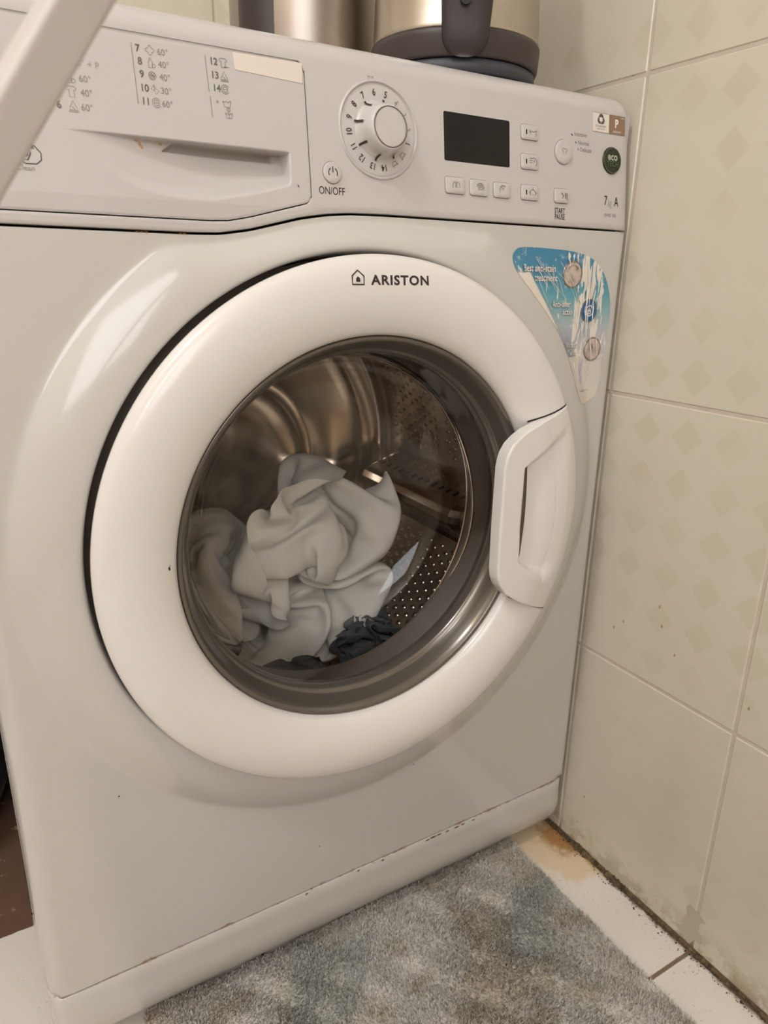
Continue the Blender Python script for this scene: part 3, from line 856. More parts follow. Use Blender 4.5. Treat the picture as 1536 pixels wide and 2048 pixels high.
# handle ---------------------------------------------------------------
def handle():
    zs = list(np.linspace(0.3600, 0.5722, 150))
    def xl(z):
        pts = [(0.3600, 0.5040), (0.3672, 0.4862), (0.3751, 0.4687), (0.3841, 0.4509), (0.3910, 0.4400), (0.3975, 0.4310), (0.4075, 0.4237), (0.4150, 0.4205), (0.4243, 0.4192), (0.4700, 0.4185), (0.5224, 0.4187), (0.5300, 0.4200), (0.5358, 0.4218), (0.5434, 0.4265), (0.5503, 0.4351), (0.5553, 0.4445), (0.5604, 0.4600), (0.5640, 0.4750), (0.5680, 0.4900), (0.5722, 0.5050)]
        for (a, b_), (c, d) in zip(pts, pts[1:]):
            if z <= c: return b_ + (d - b_) * (z - a) / (c - a)
        return pts[-1][1]
    us = [0, 0.004, 0.010, 0.018, 0.03] + list(np.linspace(0.05, 0.96, 100)) + [0.975, 0.988, 0.995, 1.0]
    def yface(x, z):
        r = math.hypot(x - DX, z - DZ)
        k = sstep(0.2300, 0.168, r)
        k = k ** 0.8; yo = (dsurf(x, z) if r > 0.19 else -0.0376) - 0.0006
        return yo * (1 - k) - 0.050 * k
    def depth(x, z):
        x0_ = 0.4430 + 0.0015 * sstep(0.47, 0.44, z)
        if x < x0_ - 0.0012: return 0
        zt = 0.5215 + (x - 0.443) * 0.60
        zb = 0.4290 - (x - 0.445) * 0.86
        zb = max(zb, 0.3990)
        wt = sstep(zt + 0.001, zt - 0.012, z) * sstep(zb - 0.001, zb + 0.0025 + max(0, x - 0.455) * 0.55, z)
        if wt <= 0: return 0
        k = (x - x0_) / (0.507 - x0_)
        prof = max(0, 1 - k) ** 1.35
        return 0.0180 * prof * wt * sstep(x0_ - 0.0012, x0_ + 0.0002, x)
    V = []
    for z in zs:
        a, rr = xl(z), 0.2304
        b_ = DX + math.sqrt(max(0, rr * rr - (z - DZ) ** 2))
        b_ = max(b_, a + 0.0005)
        row = []
        for u in us:
            x = a + (b_ - a) * u
            row.append(x)
        # pull the two columns nearest the scoop's left wall onto it
        x0_ = 0.4430 + 0.0015 * sstep(0.47, 0.44, z)
        if row[0] < x0_ - 0.004:
            i = min(range(6, len(row) - 6), key=lambda k: abs(row[k] - x0_)); row[i] = x0_ + 0.0002; row[i - 1] = x0_ - 0.0012
        dtop = min(z - zs[0], zs[-1] - z)
        for x in row:
            e = min((x - a), 0.6)
            bev = 0.0022 * (1 - math.sqrt(max(0, 1 - max(0, 1 - e / 0.0022) ** 2)))
            bev2 = 0.0010 * (1 - sstep(0, 0.0015, dtop))
            V.append((x, yface(x, z) + depth(x, z) + bev + bev2, z))
    nr, nc = len(zs), len(us)
    Fc = grid_faces(nr, nc)
    b0 = len(V)
    loop = [(r, 0) for r in range(nr)] + [(nr - 1, c) for c in range(1, nc)] + [(r, nc - 1) for r in range(nr - 2, -1, -1)] + [(0, c) for c in range(nc - 2, 0, -1)]
    for r, c in loop:
        v = V[r * nc + c]; V.append((v[0], max(v[1], -0.0250) if c else max(v[1], -0.0365), v[2]))
    for i in range(len(loop)):
        j = (i + 1) % len(loop)
        Fc.append((loop[i][0] * nc + loop[i][1], loop[j][0] * nc + loop[j][1], b0 + j, b0 + i))
    h = mesh('handle', V, Fc, M_DOORW, door, True, 2e-6)
    # dark slit between grip bar and finger scoop
    V = []
    for t_ in np.linspace(0, 1, 30):
        z = 0.520 - 0.092 * t_; w_ = 0.0018 * math.sin(PI * t_) ** 0.8
        for x in (0.4545, 0.4560 + w_): V.append((x, yface(x, z) + depth(x, z) - 0.0005, z))
    mesh('handle_slit', V, [(2 * i, 2 * i + 1, 2 * i + 3, 2 * i + 2) for i in range(29)], simple('slit_shadow', (88, 76, 64), 0.9), door, False)
    # seam lines where the handle meets the ring
    top = [(xl(zz) - 0.0003, zz + 0.0006) for zz in np.linspace(0.5590, 0.5722, 14)]
    low = [(xl(zz) - 0.0003, zz - 0.0006) for zz in np.linspace(0.3605, 0.3840, 16)]
    strokes('handle_seam', [top], 0.0015, dsurf, M_SEAM, door, 0.0004)
    strokes('handle_seam', [low], 0.0012, dsurf, M_SEAM, door, 0.0004)
handle()

# gasket, drum
GX, GZ = 0.300, 0.461
P_(revolve_y('gasket', [(0.232, 0.0285), (0.215, 0.024), (0.190, 0.014), (0.176, 0.012), (0.1700, 0.014), (0.1680, 0.022), (0.1640, 0.026), (0.1635, 0.036), (0.1605, 0.040), (0.1595, 0.0495), (0.1580, 0.0515), (0.1600, 0.054), (0.170, 0.054)], GX, GZ + 0.004, M_RUBBER, wm, 160))
DR = 0.235
def hub(r, a):
    k = max(0, 1 - abs(r - 0.13) / 0.09)
    return -0.016 * k * (0.5 + 0.5 * math.cos(3 * a + 0.6)) ** 2
drum = P_(revolve_y('drum', [(0.1585, 0.0560), (0.1570, 0.0535), (0.1585, 0.0515), (0.1620, 0.0510), (0.170, 0.053), (0.195, 0.057), (0.220, 0.066), (0.232, 0.076), (0.235, 0.088)] + [(0.235, y) for y in np.linspace(0.1, 0.335, 12)] + [(0.231, 0.347), (0.222, 0.353), (0.205, 0.356), (0.195, 0.350), (0.185, 0.346), (0.170, 0.345), (0.150, 0.344), (0.130, 0.343), (0.110, 0.343), (0.098, 0.343), (0.092, 0.335), (0.075, 0.326), (0.05, 0.321), (0.025, 0.319), (0.0005, 0.3185)], GX, GZ, M_DRUM, wm, 180, True, hub))
revolve_y('drum_lip', [(0.1560, 0.0535), (0.1565, 0.0520), (0.1580, 0.0512), (0.1596, 0.0520), (0.1600, 0.0535), (0.1580, 0.0548), (0.1560, 0.0535)], GX, GZ, M_LIP, drum, 160)
LIFT = (-12, 108, 228)
def dimples():
    V = []; Fc = []; V2 = []; F2 = []
    n = 8
    sets = 0
    for row in range(19):
        y = 0.094 + row * 0.0126
        for k in range(112):
            a = 360 * (k + 0.5 * (row % 2)) / 112
            if any(abs((a - l + 180) % 360 - 180) < 12.5 for l in LIFT): continue
            if row in (9,): continue
            ar = math.radians(a)
            er = Vector((math.cos(ar), 0, math.sin(ar))); et = Vector((-math.sin(ar), 0, math.cos(ar))); ey = Vector((0, 1, 0))
            c = Vector((GX, y, GZ)) + er * DR
            b0 = len(V)
            for rr, hh in ((0.0043, -0.0002), (0.0032, 0.0009), (0.0024, 0.0016), (0.0014, 0.0012)):
                for j in range(n):
                    q = 2 * PI * j / n
                    V.append(c - er * hh + et * rr * math.cos(q) + ey * rr * math.sin(q))
            for r_ in range(3):
                for j in range(n): Fc.append((b0 + r_ * n + j, b0 + r_ * n + (j + 1) % n, b0 + (r_ + 1) * n + (j + 1) % n, b0 + (r_ + 1) * n + j))
            b2 = len(V2)
            for j in range(n):
                q = 2 * PI * j / n
                V2.append(c - er * 0.0011 + et * 0.0015 * math.cos(q) + ey * 0.0015 * math.sin(q))
            F2.append(tuple(range(b2, b2 + n)))
    mesh('drum_dimples', V, Fc, M_DRUM, drum, True, None, True)
    mesh('drum_holes', V2, F2, M_HOLE, drum, False, None, True)
dimples()
def lifter(deg):
    y0_, y1_ = 0.088, 0.318
    sec = [(-0.046, 0.0), (-0.036, 0.010), (-0.014, 0.052), (-0.008, 0.058), (0.0, 0.060), (0.008, 0.058), (0.014, 0.052), (0.036, 0.010), (0.046, 0.0)]
    a = math.radians(deg); er = Vector((math.cos(a), 0, math.sin(a))); et = Vector((-math.sin(a), 0, math.cos(a)))
    V = []
    ys = [y0_, y0_ + 0.006, y0_ + 0.014, y1_ - 0.014, y1_ - 0.006, y1_]
    for i, y in enumerate(ys):
        k = (0.0, 0.8, 1.0, 1.0, 0.8, 0.0)[i]
        for t_, h_ in sec: V.append(Vector((GX, y, GZ)) + er * (DR - 0.0015 - h_ * k) + et * t_)
    o = mesh('drum_lifter', V, grid_faces(len(ys), len(sec)), M_LIP, drum, False)
    # drain holes on both flanks
    V = []; Fc = []
    for s_ in (-1, 1):
        for j in range(13):
            y = 0.110 + j * 0.0152; b0 = len(V)
            for (f, dy) in ((0.26, -0.0013), (0.26, 0.0013), (0.44, 0.0013), (0.44, -0.0013)):
                t_ = s_ * (0.014 + (0.036 - 0.014) * (1 - f - 0.28)); h_ = 0.052 + (0.010 - 0.052) * (1 - f - 0.28)
                V.append(Vector((GX, y + dy, GZ)) + er * (DR - 0.0015 - h_ - 0.0003) + et * (t_ + s_ * 0.0007))
            Fc.append((b0, b0 + 1, b0 + 2, b0 + 3))
    mesh('lifter_holes', V, Fc, M_HOLE, o, False, None, True)
for l in LIFT: lifter(l)

# sticker on the front panel -----------------------------------------
def sticker_mat():
    t = NT('blue_sticker_print'); P = t.pos(); px, py_, pz = t.xyz(P)[0:3]
    f = t.ss(pz, 0.712, 0.610)
    cr = t.n('ShaderNodeValToRGB'); t.put(cr.inputs[0], f)
    e = cr.color_ramp.elements
    e[0].position = 0.0; e[0].color = lin((62, 132, 168)); e[1].position = 1.0; e[1].color = lin((196, 192, 196))
    for p, c in ((0.35, (92, 158, 176)), (0.6, (140, 176, 182)), (0.82, (176, 184, 192))):
        q = e.new(p); q.color = lin(c)
    n0 = t.noise(t.vmul(P, (1, 1, 1.4)), 55, 4, 0.6)
    col = t.mix(t.ss(n0, 0.55, 0.75), cr.outputs[0], lin((214, 214, 214)))
    # diagonal sky boundary: pale area to the lower left
    dl = t.math('ADD', t.math('MULTIPLY', t.math('SUBTRACT', px, 0.4765), 1.5), t.math('SUBTRACT', pz, 0.6865))
    up = t.ss(t.math('ADD', pz, t.math('MULTIPLY', t.noise(P, 90, 3), 0.012)), 0.6965, 0.6945)
    col = t.mix(t.math('MULTIPLY', t.ss(dl, 0.002, -0.002), up), col, lin((232, 222, 208)))
    lav = t.math('MULTIPLY', t.ss(pz, 0.648, 0.618), t.ss(px, 0.545, 0.530))
    col = t.mix(t.math('MULTIPLY', lav, 0.85), col, lin((140, 146, 172)))
    # scraped-off white streaks
    w1 = t.noise(t.vmul(P, (1, 1, 0.16)), 165, 3, 0.6, 0.6)
    cx_ = t.math('ABSOLUTE', t.math('SUBTRACT', px, 0.553))
    band = t.ss(cx_, 0.034, 0.004)
    st = t.ss(t.math('ADD', w1, t.math('MULTIPLY', band, 0.15)), 0.615, 0.65)
    col = t.mix(st, col, lin((228, 220, 210)))
    lo = t.ss(pz, 0.6135, 0.6115)
    col = t.mix(t.math('MULTIPLY', lo, 0.95), col, t.mix(t.ss(t.noise(t.vmul(P, (1, 1, 0.4)), 60, 4, 0.6, 1.0), 0.5, 0.66), lin((214, 206, 198)), lin((172, 172, 188))))
    fade = t.ss(pz, 0.592, 0.577)
    col = t.mix(fade, col, lin((218, 210, 200)))
    return t.set(col, 0.3, 0, 0.2)
def smooth_loop(P, n=6):
    out = []; m = len(P)
    for i in range(m):
        p0, p1, p2, p3 = P[i - 1], P[i], P[(i + 1) % m], P[(i + 2) % m]
        for k in range(n):
            t = k / n
            out.append(tuple(0.5 * (2 * p1[j] + (p2[j] - p0[j]) * t + (2 * p0[j] - 5 * p1[j] + 4 * p2[j] - p3[j]) * t * t + (3 * p1[j] - p0[j] - 3 * p2[j] + p3[j]) * t ** 3) for j in (0, 1)))
    return out
def fsurf(x, z):
    r = math.hypot(x - DX, z - DZ)
    RHH = 0.2348
    a = math.atan2(z - DZ, x - DX); c, s = math.cos(a), math.sin(a)
    t = min((W - DX) / c if c > 1e-6 else 9, (0.7288 - DZ) / s if s > 1e-6 else 9)
    wv = min(BUMP_W, (t - 0.2342 - 0.0015) / 1.2); q = (r - RHH) / wv
    y = -BUMP_H * bump_h(max(0, q))
    e = min(1, max(0, (x - (W - 0.007)) / 0.007))
    return y + 0.007 * (1 - math.sqrt(1 - e * e))
def conform(name, outline, surf, h, mat, parent, step=0.004, smooth=True):
    """filled outline cut into small cells so it hugs a curved surface"""
    bm = bmesh.new()
    vs = [bm.verts.new((x, 0, z)) for x, z in outline]
    bm.faces.new(vs)
    xs = [p[0] for p in outline]; zs = [p[1] for p in outline]
    x = min(xs) + step
    while x < max(xs):
        bmesh.ops.bisect_plane(bm, geom=bm.verts[:] + bm.edges[:] + bm.faces[:], plane_co=(x, 0, 0), plane_no=(1, 0, 0)); x += step
    z = min(zs) + step
    while z < max(zs):
        bmesh.ops.bisect_plane(bm, geom=bm.verts[:] + bm.edges[:] + bm.faces[:], plane_co=(0, 0, z), plane_no=(0, 0, 1)); z += step
    bmesh.ops.triangulate(bm, faces=bm.faces[:])
    for v in bm.verts: v.co.y = surf(v.co.x, v.co.z) - h
    return from_bm(name, bm, mat, parent, smooth)
OUT = [(0.4545, 0.7075), (0.4653, 0.7113), (0.5065, 0.7106), (0.5302, 0.7087), (0.5506, 0.7039), (0.5681, 0.6915), (0.5800, 0.6705), (0.5838, 0.6465), (0.5815, 0.6220), (0.5771, 0.5768), (0.5643, 0.5663), (0.5539, 0.5655), (0.5432, 0.5739), (0.5150, 0.6288), (0.4770, 0.6680), (0.4561, 0.6874), (0.4504, 0.6979)]
stk = P_(conform('promotional_sticker', smooth_loop(OUT), fsurf, 0.0003, sticker_mat(), wm))
stk['label'] = 'scratched blue and white feature sticker'
ssurf = lambda x, z: fsurf(x, z) - 0.0003
MT = simple('sticker_text', (232, 226, 218), 0.5)
MTS = simple('sticker_text_edge', (110, 118, 128), 0.5)
for body, x, z, s_ in (('Best anti-stain', 0.4848, 0.6936, 0.0088), ('treatment', 0.4935, 0.6853, 0.0088), ('Anti-aller', 0.5155, 0.6617, 0.0080), ('actio', 0.5245, 0.6545, 0.0080), ('Whitest', 0.5305, 0.6233, 0.0080), ('white', 0.5338, 0.6158, 0.0080)):
    text('sticker_text_outline', body, x + 0.0003, z - 0.0004, s_, ssurf, MTS, stk, sx=.80, bold=0.00022, h=0.0004)
    text('sticker_text', body, x, z, s_, ssurf, MT, stk, sx=.80, bold=0.00010, h=0.0008)
text('sticker_small_text', '195083800  0212', 0.5552, 0.5778, 0.0026, ssurf, M_FAINT, stk, h=0.0003)
MRIM = simple('emblem_rim', (150, 138, 130), 0.25, 0.7)
MPEARL = NT('emblem_pearl'); MPEARL = MPEARL.set(MPEARL.mix(MPEARL.ss(MPEARL.noise(MPEARL.pos(), 130, 3), 0.4, 0.65), lin((206, 192, 182)), lin((168, 152, 144))), 0.25, 0.2)
MBLUE = simple('emblem_blue', (40, 104, 158), 0.25)
for x, z, r, m in ((0.5272, 0.6890, 0.0125, MPEARL), (0.5533, 0.6556, 0.0112, MBLUE), (0.5632, 0.6185, 0.0118, MPEARL)):
    em = revolve_y('sticker_emblem', [(r, 0.0006), (r, -0.0003), (r * .94, -0.0008), (r * .88, -0.0006)], x, z, MRIM, stk, 32)
    fc = revolve_y('emblem_face', [(r * .88, -0.0005), (r * .6, -0.0009), (r * .3, -0.0011), (0.0001, -0.0011)], x, z, m, em, 32)
    for o in (em, fc):
        yb = fsurf(x, z) - 0.0003
        for v in o.data.vertices: v.co.y += fsurf(v.co.x, v.co.z) - 0.0003
es2 = lambda x, z: fsurf(x, z) - 0.0012
strokes('emblem_symbol', [circ(0.5533, 0.6556, 0.0048, 20) + [(0.5581, 0.6556)], [(0.5533, 0.6545), (0.5533, 0.6580)], circ(0.5533, 0.6545, 0.0018, 12) + [(0.5551, 0.6545)]], 0.0010, es2, MT, stk, 0.0003)
strokes('emblem_symbol', [[(0.5305, 0.6925), (0.5325, 0.6950), (0.5310, 0.6955)], circ(0.5272, 0.6890, 0.0080, 16, 40, 140)], 0.0005, es2, MTS, stk, 0.0003)
strokes('emblem_symbol', [[(0.5598, 0.6190), (0.5602, 0.6240), (0.5612, 0.6190), (0.5618, 0.6240), (0.5626, 0.6190)]], 0.0011, es2, M_PRINT, stk, 0.0003)
# white scrape marks that run over everything on the sticker
rs = random.Random(5)
V = []; Fc = []
def scr(x, z, dx, dz, wd):
    b0 = len(V); n = 7
    for i in range(n):
        t = i / (n - 1); xx = x + dx * t + rs.uniform(-.0006, .0006); zz = z + dz * t; ww = 0.75 * wd * min(1, t * 4 + 0.15) * (1 - t) * (0.6 + 0.8 * rs.random()) + 0.0001
        V.append((xx - ww, fsurf(xx, zz) - 0.0020 - len(V) * 0.0000012, zz)); V.append((xx + ww, fsurf(xx, zz) - 0.0020 - len(V) * 0.0000012, zz))
    for i in range(n - 1): Fc.append((b0 + 2 * i, b0 + 2 * i + 1, b0 + 2 * i + 3, b0 + 2 * i + 2))
for x, z, dx, dz, wd in ((.5185, .7085, .003, -.012, .0022), (.5260, .7075, -.001, -.008, .0018), (.5300, .7070, .002, -.008, .0013), (.5455, .7030, .004, -.030, .0013), (.5470, .6900, .006, -.034, .0016), (.5470, .6800, .002, -.03, .0022), (.5560, .6880, -.003, -.018, .0018), (.5580, .6760, -.003, -.02, .0012), (.5340, .6800, .002, -.009, .0012), (.5400, .6650, -.002, -.03, .0022), (.5380, .6700, .004, -.012, .003), (.5460, .6600, .006, -.030, .0011), (.5570, .6640, .001, -.034, .0011), (.5500, .6580, .001, -.030, .0012), (.5430, .6400, -.006, -.020, .0012), (.5430, .6450, .004, -.016, .0012), (.5560, .6350, .006, -.030, .0013), (.5650, .6300, .005, -.020, .0008), (.5300, .6480, .010, -.006, .0012), (.5320, .6080, .003, -.012, .0008), (.5360, .6060, .005, -.014, .0006)):
    scr(x, z, dx, dz, wd)
for k in range(16):
    x = 0.465 + rs.random() * 0.06; z = 0.705 - rs.random() * 0.03
    scr(x, z, 0.012 + rs.random() * 0.010, -0.014 - rs.random() * 0.016, 0.00022)
mesh('scrape_marks', V, Fc, simple('scraped_white', (232, 224, 214), 0.5), stk, False, None, True)

# dirt specks on the machine
V = []; Fc = []
def speck(x, z, s_, surf, ang=0.5):
    b0 = len(V); n = 7
    for k in range(n):
        a = 2 * PI * k / n; rr = s_ * rs.uniform(0.6, 1.0)
        px_, pz_ = rr * math.cos(a) * 0.5, rr * math.sin(a)
        xx = x + px_ * math.cos(ang) - pz_ * math.sin(ang); zz = z + px_ * math.sin(ang) + pz_ * math.cos(ang)
        V.append((xx, surf(xx, zz) - 0.0005, zz))
    Fc.append(tuple(range(b0, b0 + n)))
speck(0.1235, 0.4795, 0.0022, dsurf, 0.1); speck(0.1240, 0.4815, 0.0008, dsurf, 1.2)
for x, z in ((0.113, 0.640), (0.245, 0.236), (0.262, 0.205), (0.075, 0.275), (0.19, 0.23), (0.365, 0.196), (0.255, 0.14)): speck(x, z, 0.0013, lambda a, b: 0.0, rs.random() * 3)
speck(0.2466, 0.7460, 0.0012, psurf, 0.6); speck(0.5455, 0.4560, 0.0020, lambda a, b: fsurf(a, b) , -0.5)
P_(mesh('dirt_specks', V, Fc, simple('dark_dirt', (58, 44, 34), 0.9), wm, False, None, True))

# rust-coloured stains: under the drawer ledge and along the seams
V = []; Fc = []
dsf = lambda a, b: py(b) + recess(a, b)
def blot(x, z, w_, h_, surf, n=14):
    b0 = len(V)
    V.append((x, surf(x, z) - 0.0003, z))
    for k in range(n):
        a = 2 * PI * k / n; rr = rs.uniform(0.65, 1.05)
        xx, zz = x + w_ * rr * math.cos(a), z + h_ * rr * math.sin(a); V.append((xx, surf(xx, zz) - 0.0003, zz))
    for k in range(n): Fc.append((b0, b0 + 1 + k, b0 + 1 + (k + 1) % n))
blot(0.1350, 0.7662, 0.0022, 0.0008, dsf); blot(0.1368, 0.7646, 0.0014, 0.0016, dsf); blot(0.1384, 0.7626, 0.0010, 0.0014, dsf); blot(0.1512, 0.7660, 0.0014, 0.0010, dsf)
P_(mesh('rust_stain', V, Fc, simple('pale_rust', (186, 150, 118), 0.6), wm, False, None, True))
V = []; Fc = []
for x in (0.128, 0.131, 0.134, 0.157, 0.160): blot(x, seam_z(x) - 0.0013, 0.0014, 0.0006, lambda a, b: -0.0002, 8)
for x, w_ in ((0.388, 0.003), (0.396, 0.005), (0.404, 0.004), (0.415, 0.003), (0.428, 0.004), (0.437, 0.003), (0.452, 0.003), (0.30, 0.002), (0.33, 0.002), (0.24, 0.002)):
    blot(x, 0.0872 - rs.random() * 0.0012, w_, 0.0012, lambda a, b: -0.0003 if b < 0.0876 else -0.0001, 12)
P_(mesh('rust_stain', V, Fc, simple('brown_rust', (124, 80, 48), 0.8), wm, False, None, True))

